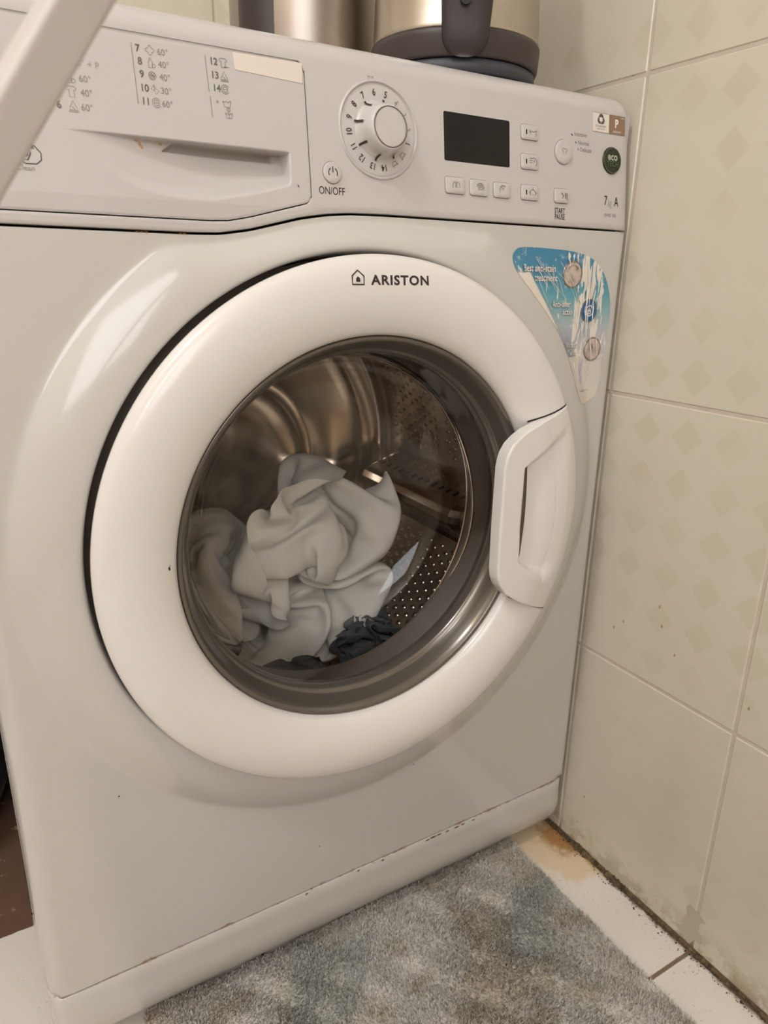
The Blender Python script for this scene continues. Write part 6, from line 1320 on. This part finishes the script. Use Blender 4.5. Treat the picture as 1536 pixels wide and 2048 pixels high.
-2,-4,5,1,-20,13,0,-3,-14,0,-9,-24,10,28,-18,17,-12,-1,19,3,-15,4,8,-8,3,0,5,8,-3,10,-6,-10,19,-19,17,1,0,-17,-6,-1,-30,11,9,4,-4,-31,-9,0,8,24,-4,-2,9,2,-8,3,
22,-9,-11,0,1,11,-5,-1,-37,-2,-10,12,4,36,19,-1,-6,-5,1,-13,-1,11,-25,-4,13,-1,-2,1,-18,8,-9,16,-3,1,28,-5,-9,1,7,-4,6,-4,5,-11,-20,-7,20,3,-6,5,12,-5,7,8,-21,
-2,-1,9,2,-10,9,9,-5,8,-36,-2,9,4,6,-10,20,-14,4,4,5,27,-18,-14,7,24,4,-10,-3,-34,18,-20,7,31,13,8,-4,-2,-5,3,-23,6,15,-6,-11,-4,15,-1,3,-3,-9,0,6,-3,0,16,1,-2,
1,-4,-1,-5,0,0,-9,0,-29,-6,21,7,-1,25,-12,0,8,-11,6,-8,9,-8,-9,-2,10,-12,-1,-5,-7,8,-3,5,-7,22,15,5,-10,-1,0,-14,-4,21,-5,21,-12,12,-29,-5,9,18,6,16,3,-9,7,3,
-9,-30,25,-15,6,15,0,-3,-2,-6,12,0,10,-3,-12,1,4,7,-3,-3,-8,0,-1,0,-5,-6,7,-23,6,14,16,-10,-7,-10,15,2,-2,0,-20,-9,2,-2,-10,-8,6,-1,4,-8,6,-6,-12,13,18,-1,-1,
-12,2,0,6,-15,8,19,2,-3,-13,-4,33,7,-2,-9,17,4,3,5,-2,-15,-14,13,-22,-6,18,18,3,-1,-4,1,7,5,-7,-13,13,1,-1,-1,-6,1,-5,2,-3,-12,-3,8,6,0,-8,13,-20,-2,-11,28,-1,
-5,6,0,-13,-7,-12,14,-5,2,-4,-3,6,1,-11,1,8,3,-1,-13,6,9,-1,-17,15,14,15,-14,-8,2,36,-1,1,5,-9,8,-1,10,-8,-1,-2,6,-7,-15,-1,14,9,-3,7,0,-5,9,-8,5,-15,-2,11,2,
-2,0,-8,0,0,2,-5,-1,-24,-8,7,5,32,-13,10,-17,-7,3,0,-1,-26,-9,-1,7,12,-6,2,13,-22,-2,8,10,-12,5,-7,-5,13,-1,2,-13,10,-3,28,-24,1,35,8,-3,-5,-5,11,0,-9,-6,21,-1,
0,3,7,-10,-13,-5,18,12,-17,-6,16,0,7,-5,2,0,3,-6,-5,0,-1,3,11,1,0,-8,-1,-8,-10,-9,-8,26,-19,-8,6,-2,1,-28,-5,-4,4,2,9,-1,5,-11,-6,-4,19,-14,11,3,-8,11,-7,19,-2,
-20,4,6,7,-12,4,41,0,-4,-4,2,-19,-16,5,-7,24,24,-7,-2,8,0,-11,4,-1,17,-2,-6,0,-4,10,5,-1,-8,-11,1,2,-2,10,5,5,-14,0,1,1,0,-13,7,-13,-33,12,8,15,1,-5,-37,4,3,-4,
-3,5,9,-5,-5,0,3,0,8,2,-5,3,-3,11,1,-20,14,0,-5,-1,6,17,23,-2,-2,-12,-29,-10,10,3,24,1,-13,-15,0,0,32,17,-4,2,4,2,-7,3,4,3,5,-3,1,-5,-12,16,0,-1,1,-2,-18,-3,11,
1,-13,12,-17,-21,-11,-6,34,7,7,9,-37,11,-7,-3,3,-2,0,7,-5,5,16,16,-31,14,-11,1,2,6,-12,-5,9,0,-3,-4,12,37,2,-4,-8,-31,-1,9,6,15,1,-1,-17,-8,-4,3,11,27,3,2,-10,
0,-14,-16,14,9,10,13,0,2,6,-4,2,-3,-5,-4,10,-1,-2,-4,-4,-37,-7,-10,3,-8,5,31,9,21,-35,2,-6,0,8,-3,1,10,4,0,48,-27,6,-25,-3,-5,4,-4,-5,2,10,-6,-8,3,32,21,-11,-6,
-12,14,10,-3,1,-5,1,-5,-17,-3,0,17,9,-1,-4,0,-8,-1,0,-31,-5,0,-2,11,15,0,0,14,19,12,2,-4,3,-11,6,-18,-22,0,-19,-4,0,10,-7,1,27,-7,-33,-4,0,2,5,-1,4,-2,-3,32,
-14,8,3,-26,2,5,-5,0,4,-4,-1,9,-13,0,44,-3,-15,-5,9,-10,8,21,7,-7,-6,-8,-6,9,18,-11,6,-4,-21,-2,4,-5,1,-10,-22,0,1,8,8,-6,8,24,15,16,1,3,-5,-10,-31,-14,-2,9,
-18,3,6,-2,3,0,-5,8,-38,1,0,7,-1,-7,2,-1,3,31,9,-25,-5,7,-7,-1,2,7,-11,-8,10,-4,15,17,9,7,3,-9,-12,21,6,-8,-6,-7,-11,-9,18,24,-6,-21,-3,8,8,-32,1,10,-9,1,-21,
-6,2,10,2,14,30,10,5,1,4,-3,-10,-15,-18,-7,6,-11,6,-14,-6,7,-8,0,8,15,-36,-3,9,5,-8,-6,4,1,20,9,12,-10,-20,-8,2,11,3,6,-16,17,-4,0,12,18,-3,2,8,-4,3,8,-9,-3,-6,
5,2,-1,14,2,-10,-2,-28,2,0,4,-23,6,-1,-1,-8,-16,11,4,4,36,3,-8,18,6,-1,-14,-8,-3,-5,-9,5,-6,-10,3,-4,-15,8,-12,11,-6,-35,-2,1,9,1,-10,6,-1,26,-3,4,19,1,-15,-7,
-9,14,-15,18,13,16,-15,1,1,-2,-1,0,13,2,0,5,-6,-13,0,3,14,3,-5,2,2,-26,-17,-5,-3,-4,-4,0,3,2,-6,-11,-1,14,5,8,13,9,20,-11,-10,-1,1,3,-2,-23,-17,-1,-2,3,9,-15,
17,18,-8,-36,2,1,2,21,-19,11,-5,13,-7,0,20,7,-1,-16,-7,7,-16,10,16,15,12,-17,-2,-1,2,6,-2,6,1,10,2,-19,-1,9,-17,26,-6,3,8,-10,-41,-3,0,1,-12,-1,7,13,1,-22,-8,2,
-2,3,15,16,18,5,0,-2,-4,-8,-6,-20,-4,-1,18,1,-21,21,10,-3,-5,
]
def cloth_vertices():
    e = np.array(CLOTH_STEPS, dtype=np.int64).reshape(3, 56, 74).transpose(1, 2, 0)
    return np.cumsum(np.cumsum(e, 0), 1).reshape(-1, 3) * 0.0003 - np.array([0.128, 0.092, 0.132])
CV = cloth_vertices()
def garment(name, label, mat, center, scale, rot, ymin=None, cat='laundry'):
    """the crumpled sheet (draped offline, one mesh), turned about the axis that points at the drum's back"""
    c, s = math.cos(math.radians(rot)), math.sin(math.radians(rot))
    v = CV.copy()
    x = v[:, 0] * c - v[:, 2] * s; z = v[:, 0] * s + v[:, 2] * c
    v = np.stack([x * scale[0] + center[0], v[:, 1] * scale[1] + center[1], z * scale[2] + center[2]], 1)
    # keep it inside the drum and behind the glass
    dx, dz = v[:, 0] - GX, v[:, 2] - GZ; r = np.hypot(dx, dz); lim = DR - 0.004
    f = np.where(r > lim, lim / r, 1.0); v[:, 0] = GX + dx * f; v[:, 2] = GZ + dz * f
    rb = np.hypot(v[:, 0] - DX, v[:, 2] - DZ)
    front = np.where(rb < 0.10, 0.101, np.where(rb < 0.15, 0.101 - (rb - 0.10) * 0.6, 0.071)) + 0.003
    v[:, 1] = np.maximum(v[:, 1], front)
    NU, NV = 74, 56
    o = mesh(name, v.tolist(), grid_faces(NV, NU), mat, None, True)
    m = o.modifiers.new('smooth', 'SUBSURF'); m.levels = 2; m.render_levels = 2
    tag(o, label, cat); return o
garment('white_garment', 'crumpled white cotton laundry twisted into a heap behind the door glass', M_CLOTH, (0.308, 0.205, 0.372), (1.0, 0.92, 0.90), 0)
garment('slate_garment', 'slate-blue cloth at the bottom of the drum, below right of the white heap', M_CLOTH2, (0.372, 0.118, 0.277), (0.34, 0.20, 0.28), 100)
garment('dark_garment', 'dark cloth at the bottom of the drum under the white heap', M_CLOTH3, (0.270, 0.112, 0.262), (0.46, 0.18, 0.18), 200)


# ------------------------------------------------------------------ kettle and canister on top
TOP = 0.8485
def kettle():
    kx, ky = 0.4510, 0.1000
    t = empty('electric_kettle', (kx, ky, TOP), 'steel electric kettle with black base and black handle on top of the washing machine', 'kettle')
    black = simple('black_plastic', (62, 54, 53), 0.45); dark = simple('blue_black_plastic', (62, 62, 70), 0.5)
    st = steel_mat('brushed_steel', (184, 175, 164), 0.34, (1, 1, 0.02), 0.14)
    revolve_z('power_base', [(0.001, 0), (0.071, 0), (0.0738, 0.001), (0.0742, 0.006), (0.0736, 0.0105), (0.0720, 0.0115), (0.001, 0.0115)], 0, 0, dark, t, 80)
    revolve_z('base_collar', [(0.070, 0.0120), (0.0752, 0.0120), (0.0762, 0.0140), (0.0772, 0.0280), (0.0774, 0.0315), (0.0762, 0.0330), (0.072, 0.0332)], 0, 0, black, t, 80)
    revolve_z('steel_body', [(0.0740, 0.0330), (0.0760, 0.0332), (0.0764, 0.0342), (0.0756, 0.0365), (0.0742, 0.07), (0.0690, 0.15), (0.0640, 0.185)], 0, 0, st, t, 96)
    revolve_z('lid', [(0.0640, 0.185), (0.0645, 0.190), (0.060, 0.196), (0.040, 0.202), (0.014, 0.204), (0.013, 0.215), (0.010, 0.218), (0.0005, 0.2185)], 0, 0, black, t, 64)
    # handle: a strap that leaves the collar and arches up to the lid
    d = Vector((0.015 - kx, -0.52 - ky, 0)).normalized(); s_ = Vector((-d.y, d.x, 0))
    d = (d * 0.985 + s_ * 0.10).normalized(); s_ = Vector((-d.y, d.x, 0))
    path = [(0.0745, 0.0130, 0.008), (0.0770, 0.0160, 0.0155), (0.0785, 0.0220, 0.0190), (0.0800, 0.0320, 0.0200), (0.0830, 0.052, 0.0212), (0.0890, 0.085, 0.0215), (0.101, 0.122, 0.019), (0.108, 0.145, 0.018), (0.108, 0.170, 0.0175), (0.098, 0.193, 0.0175), (0.078, 0.204, 0.0175), (0.055, 0.204, 0.017)]
    V = []; n = 14
    for i, (r, z, hw) in enumerate(path):
        p0 = path[max(i - 1, 0)]; p1 = path[min(i + 1, len(path) - 1)]
        tx, tz = p1[0] - p0[0], p1[1] - p0[1]; l = math.hypot(tx, tz); nx, nz = tz / l, -tx / l
        th = 0.0075 if i > 4 else 0.0045
        for k in range(n):
            a = 2 * PI * k / n
            u = math.copysign(abs(math.cos(a)) ** 0.6, math.cos(a)) * hw; v = math.copysign(abs(math.sin(a)) ** 0.6, math.sin(a)) * th
            V.append(d * (r + nx * v) + s_ * u + Vector((0, 0, z + nz * v)))
    Fc = grid_faces(len(path), n, True) + [tuple(range(n)), tuple(range((len(path) - 1) * n, len(path) * n))]
    hd = mesh('kettle_handle', V, Fc, simple('black_handle', (54, 46, 48), 0.38), t)
    bm = bmesh.new(); bmesh.ops.create_cone(bm, cap_ends=True, segments=20, radius1=0.0045, radius2=0.0045, depth=0.003)
    m4 = Matrix.Translation(d * 0.0895 + s_ * -0.002 + Vector((0, 0, 0.0480))) @ d.to_track_quat('Z', 'Y').to_matrix().to_4x4()
    bm.transform(m4); from_bm('handle_screw_hole', bm, simple('hole_black', (14, 12, 12), 0.6), hd)
    # spout on the far side
    V = [];
    for z, r, w_ in ((0.150, 0.068, 0.006), (0.168, 0.078, 0.012), (0.182, 0.090, 0.018), (0.187, 0.092, 0.018)):
        for k in range(9):
            q = (k / 8 - 0.5) * 2
            V.append(-d * (r - (r - 0.060) * q * q) + s_ * w_ * q + Vector((0, 0, z)))
    mesh('spout', V, grid_faces(4, 9), st, t)
kettle()
def canister():
    cx_, cy_ = 0.3600, 0.2350
    t = empty('steel_flask', (cx_, cy_, TOP), 'tall brushed steel flask behind the kettle, on the washing machine', 'flask')
    st = steel_mat('brushed_flask_steel', (160, 150, 140), 0.36, (1, 1, 0.02), 0.12)
    revolve_z('flask_body', [(0.001, 0.0), (0.068, 0.0), (0.0715, 0.002), (0.0722, 0.008), (0.0722, 0.170), (0.070, 0.188), (0.060, 0.198), (0.056, 0.200)], 0, 0, st, t, 96)
    revolve_z('flask_lid', [(0.056, 0.200), (0.060, 0.201), (0.060, 0.222), (0.056, 0.228), (0.020, 0.232), (0.0005, 0.232)], 0, 0, simple('flask_lid_black', (40, 36, 36), 0.4), t, 64)
    # dark raised strip along its left side
    a0 = math.radians(206)
    V = []
    for z in (0.004, 0.03, 0.08, 0.14, 0.185):
        for k in range(9):
            a = a0 + (k / 8 - 0.5) * 0.62; r = 0.0722 + 0.004 * math.sin(PI * k / 8) ** 0.5
            V.append((r * math.cos(a), r * math.sin(a), z))
    mesh('flask_strip', V, grid_faces(5, 9), simple('flask_strip_dark', (48, 40, 38), 0.45), t)
canister()

# ------------------------------------------------------------------ bath mat
def bath_mat():
    x0_, x1_, y0_, y1_ = 0.075, 0.531, -0.62, 0.020
    H = 0.006
    t = NT('mat_pile'); P = t.pos(); px, py_, pz = t.xyz(P)[0:3]
    n = t.noise(P, 9.0, 3, 0.55, 0.4); n2 = t.noise(P, 21, 2); n3 = t.noise(P, 700, 1)
    col = t.mix(t.ss(n, 0.38, 0.62), lin((184, 176, 162)), lin((204, 200, 194)))
    col = t.mix(t.math('MULTIPLY', t.ss(n2, 0.50, 0.66), 0.55), col, lin((164, 152, 126)))
    col = t.mix(t.math('MULTIPLY', t.ss(t.noise(P, 6.0, 2), 0.55, 0.68), 0.6), col, lin((150, 156, 152)))
    col = t.mix(t.math('MULTIPLY', t.ss(n3, 0.40, 0.70), 0.35), col, lin((226, 224, 218)))
    m = t.set(col, 0.95, 0, 0, 0.1)
    o = from_bm('bath_mat', box_bm(x0_, x1_, y0_, y1_, 0.0002, H, 0.003, 2), m)
    tag(o, 'grey-blue tufted bath mat on the floor in front of the washing machine', 'bath mat')
    # pile: short bent tufts
    N = 150000
    rg = np.random.RandomState(3)
    # denser towards what is seen
    X_ = x0_ + 0.002 + rg.rand(N) * (x1_ - x0_ - 0.004); Y_ = y1_ - 0.002 - rg.rand(N) ** 1.25 * (0.52)
    def field(x, y):
        return (np.sin(x * 61 + 1.3 * np.sin(y * 47)) * np.cos(y * 53 + 1.1 * np.sin(x * 39)) + 0.6 * np.sin(x * 131 + y * 97)) 
    fld = field(X_, Y_)
    L = (0.0050 + 0.0022 * rg.rand(N)) * (1 + 0.18 * fld); ang = rg.rand(N) * 2 * PI
    lean = 0.0024 * rg.rand(N) + 0.0006; bx = 0.0010 * np.cos(Y_ * 30) ; by = 0.0012 * np.sin(X_ * 26)
    e = np.minimum(np.minimum(X_ - x0_, x1_ - X_), y1_ - Y_)
    out = np.clip(1 - e / 0.006, 0, 1); sx_ = np.where(x1_ - X_ < 0.006, 1, 0) - np.where(X_ - x0_ < 0.006, 1, 0)
    ddx = lean * np.cos(ang) + bx + out * sx_ * 0.003; ddy = lean * np.sin(ang) + by
    wd = 0.0009 + 0.0005 * rg.rand(N); a2 = rg.rand(N) * PI
    wx, wy = wd * np.cos(a2), wd * np.sin(a2)
    co = np.zeros((N, 5, 3), np.float32)
    z0_ = np.full(N, 0.003)
    co[:, 0] = np.stack([X_ - wx, Y_ - wy, z0_], 1); co[:, 1] = np.stack([X_ + wx, Y_ + wy, z0_], 1)
    mz = z0_ + L * 0.6
    co[:, 2] = np.stack([X_ + wx * .9 + ddx * .4, Y_ + wy * .9 + ddy * .4, mz], 1); co[:, 3] = np.stack([X_ - wx * .9 + ddx * .4, Y_ - wy * .9 + ddy * .4, mz], 1)
    co[:, 4] = np.stack([X_ + ddx, Y_ + ddy, z0_ + L], 1)
    me = bpy.data.meshes.new('mat_pile'); me.vertices.add(N * 5); me.vertices.foreach_set('co', co.ravel())
    idx = np.arange(N)[:, None] * 5
    loops = np.concatenate([idx + np.array([[0, 1, 2, 3]]), idx + np.array([[3, 2, 4]])], 1).astype(np.int32)
    me.loops.add(N * 7); me.loops.foreach_set('vertex_index', loops.ravel())
    me.polygons.add(N * 2)
    st_ = np.stack([np.arange(N) * 7, np.arange(N) * 7 + 4], 1).ravel().astype(np.int32)
    me.polygons.foreach_set('loop_start', st_)
    me.update(calc_edges=True); me.validate()
    link('mat_pile', me, m, o, False, True)
bath_mat()

# ------------------------------------------------------------------ grime along the wall foot, grout smears
def grime():
    t = NT('brown_grime'); P = t.pos()
    col = t.mix(t.ss(t.noise(P, 90, 5, 0.75), 0.38, 0.62), lin((64, 50, 34)), lin((116, 96, 70)))
    t.bump(t.noise(P, 400, 3), 0.6, 0.001)
    m = t.set(col, 0.95)
    rg = random.Random(9)
    V = []; n = 700
    for i in range(n):
        y = 0.02 - 0.72 * i / (n - 1)
        k = 0.62 + 0.6 * noise.noise(Vector((y * 40, 0, 0))) + 0.6 * noise.noise(Vector((y * 310, 3, 0))) + (0.5 if -0.12 < y < -0.02 else 0)
        k = max(0.25, k); wv = 0.0046 * k ** 1.4
        V += [(WX - 0.0001, y, 0.0048 * k), (WX - 0.35 * wv, y, 0.0026 * k + 0.0004), (WX - wv, y, 0.0002)]
    o = mesh('grime_line', V, grid_faces(n, 3), m, None, True)
    o['kind'] = 'stuff'; tag(o, 'line of brown grime along the foot of the right wall', 'dirt')
    V = []; Fc = []
    for i in range(900):
        y = 0.01 - rg.random() ** 1.1 * 0.5; x = WX - 0.002 - abs(rg.gauss(0, 0.006)); 
        if x < 0.57: continue
        s_ = 0.0003 + rg.random() ** 3 * 0.0013; b0 = len(V); a = rg.random() * 3
        for k in range(3): V.append((x + s_ * math.cos(a + 2.1 * k), y + s_ * math.sin(a + 2.1 * k), 0.0001))
        V.append((x, y, 0.0001 + s_ * 0.9)); Fc += [(b0, b0 + 1, b0 + 3), (b0 + 1, b0 + 2, b0 + 3), (b0 + 2, b0, b0 + 3)]
    o = mesh('dirt_crumbs', V, Fc, simple('crumb_brown', (78, 58, 38), 0.95), None, False)
    o['kind'] = 'stuff'; tag(o, 'small dark crumbs scattered on the floor tiles beside the wall', 'dirt')
grime()
def smear(pts, label):
    rg = random.Random(2)
    V = [(WX - 0.0004, y, z) for y, z in pts]
    tri = tessellate_polygon([[Vector((y, z, 0)) for y, z in pts]])
    V += [(WX + 0.0006, y, z) for y, z in pts]; n = len(pts)
    Fc = [tuple(t) for t in tri] + [(i, (i + 1) % n, n + (i + 1) % n, n + i) for i in range(n)]
    o = mesh('grout_smear', V, Fc, simple('dried_grout', (182, 173, 154), 0.9), None, False)
    tag(o, label, 'stain')
smear([(-0.0599, 0.0181), (-0.0763, 0.0159), (-0.1032, 0.0167), (-0.1247, 0.0203), (-0.1241, 0.0153), (-0.0973, 0.0061), (-0.0784, 0.0024), (-0.0657, 0.0068)], 'long grey smear of dried grout low on the right wall')
smear([(-0.1821, 0.0469), (-0.1858, 0.0539), (-0.1924, 0.0518), (-0.1986, 0.051), (-0.2067, 0.0465), (-0.1995, 0.0394), (-0.1999, 0.0302), (-0.2047, 0.0239), (-0.205, 0.0157), (-0.1977, 0.0153), (-0.1932, 0.0051), (-0.1847, 0.0065), (-0.1794, 0.0112), (-0.1722, 0.0149), (-0.1805, 0.0195), (-0.1822, 0.0317), (-0.1844, 0.0408)], 'jagged grey grout smear at the corner where wall and floor joints meet')

# ------------------------------------------------------------------ left gap: brown board and black bag
def board():
    t = NT('worn_brown_board'); P = t.pos()
    col = t.mix(t.noise(P, 14, 5, 0.65), lin((112, 84, 62)), lin((84, 60, 44)))
    col = t.mix(t.ss(t.noise(P, 45, 4, 0.7), 0.62, 0.68), col, lin((168, 142, 114)))
    col = t.mix(t.ss(t.noise(t.vmul(P, (1, 1, 1)), 38, 4, 0.7), 0.66, 0.71), col, lin((40, 26, 20)))
    m = t.set(col, 0.75)
    rg = random.Random(3)
    xs = np.linspace(-0.42, -0.006, 60)
    V = []
    for x in xs:
        e = 0.184 + 0.0022 * noise.noise(Vector((x * 160, 0, 0))) + 0.0015 * noise.noise(Vector((x * 30, 2, 0))) + (0.004 if x < -0.03 else 0) * 0
        V += [(x, e, 0.0002), (x, e, 0.0032), (x, 0.60, 0.0032), (x, 0.60, 0.0002)]
    Fc = []
    for i in range(len(xs) - 1):
        for k in range(4):
            k2 = (k + 1) % 4; Fc.append((4 * i + k, 4 * i + k2, 4 * i + 4 + k2, 4 * i + 4 + k))
    Fc += [(0, 1, 2, 3), tuple(4 * (len(xs) - 1) + k for k in range(4))]
    o = mesh('brown_board', V, Fc, m, None, False)
    tag(o, 'worn brown sheet of board on the floor left of the washing machine', 'board')
board()
def bag():
    t = NT('black_bag_film'); P = t.pos()
    t.bump(t.noise(P, 22, 4, 0.6, 0.8), 0.7, 0.01)
    m = t.set(lin((20, 20, 24)), 0.42)
    V = []; nu, nv = 56, 36
    for j in range(nv):
        v = j / (nv - 1)
        for i in range(nu):
            a = 2 * PI * i / nu
            p = (math.sqrt(1 - (1 - min(1, v / 0.12)) ** 2) * 0.22 + 0.78) * (1 - 0.85 * max(0, (v - 0.6) / 0.4) ** 2)
            rr = 0.155 * max(p, 0.02) * (1 + 0.07 * noise.noise(Vector((math.cos(a) * 2, math.sin(a) * 2, v * 5))) + 0.04 * math.sin(9 * a + 5 * v) * v)
            V.append((min(-0.0075, -0.160 + rr * 1.00 * math.cos(a)), 0.425 + rr * 1.1 * math.sin(a), 0.0036 + 0.62 * v))
    Fc = grid_faces(nv, nu, True) + [tuple(range(nu)), tuple(range((nv - 1) * nu, nv * nu))]
    o = mesh('rubbish_bag', V, Fc, m)
    tag(o, 'dark plastic bag standing on the brown board left of the washing machine', 'bag')
bag()

# ------------------------------------------------------------------ white pole crossing the foreground
def pole():
    t = NT('white_painted_pole'); P = t.pos()
    col = t.mix(t.noise(P, 30, 3), lin((204, 198, 194)), lin((190, 182, 176)))
    m = t.set(col, 0.45)
    A = Vector((0.0558, -0.275, 0.756)); Bv = Vector((0.0316, -0.2748, 0.7196)); d = (Bv - A).normalized()
    foot = A + d * (A.z / -d.z - 0.0) ; top = A - d * 0.11
    foot.z = 0.002
    s_ = d.cross(Vector((0, 1, 0))).normalized(); n_ = s_.cross(d).normalized()
    # rotate the section a little so a bright narrow side and a broad face show
    c, s = math.cos(math.radians(22)), math.sin(math.radians(22))
    a1 = s_ * c + n_ * s; a2 = n_ * c - s_ * s
    hw, ht, r = 0.0074, 0.0052, 0.0022
    sec = rrect(-hw, hw, -ht, ht, r, 4)
    V = []
    pts = [foot, top, top - d * 0.0015, top - d * 0.002]
    for i, p in enumerate(pts):
        k = (1, 1, 0.9, 0.6)[i]
        for u, v in sec: V.append(p + a1 * u * k + a2 * v * k)
    n = len(sec)
    for q in range(n):
        V[q] = Vector((V[q].x, V[q].y, max(0.0004, V[q].z)))
    Fc = grid_faces(4, n, True) + [tuple(range(n)), tuple(range(3 * n, 4 * n))]
    o = mesh('white_pole', V, Fc, m, None, False)
    tag(o, 'blurred white pole slanting across the foreground at upper left', 'pole')
pole()
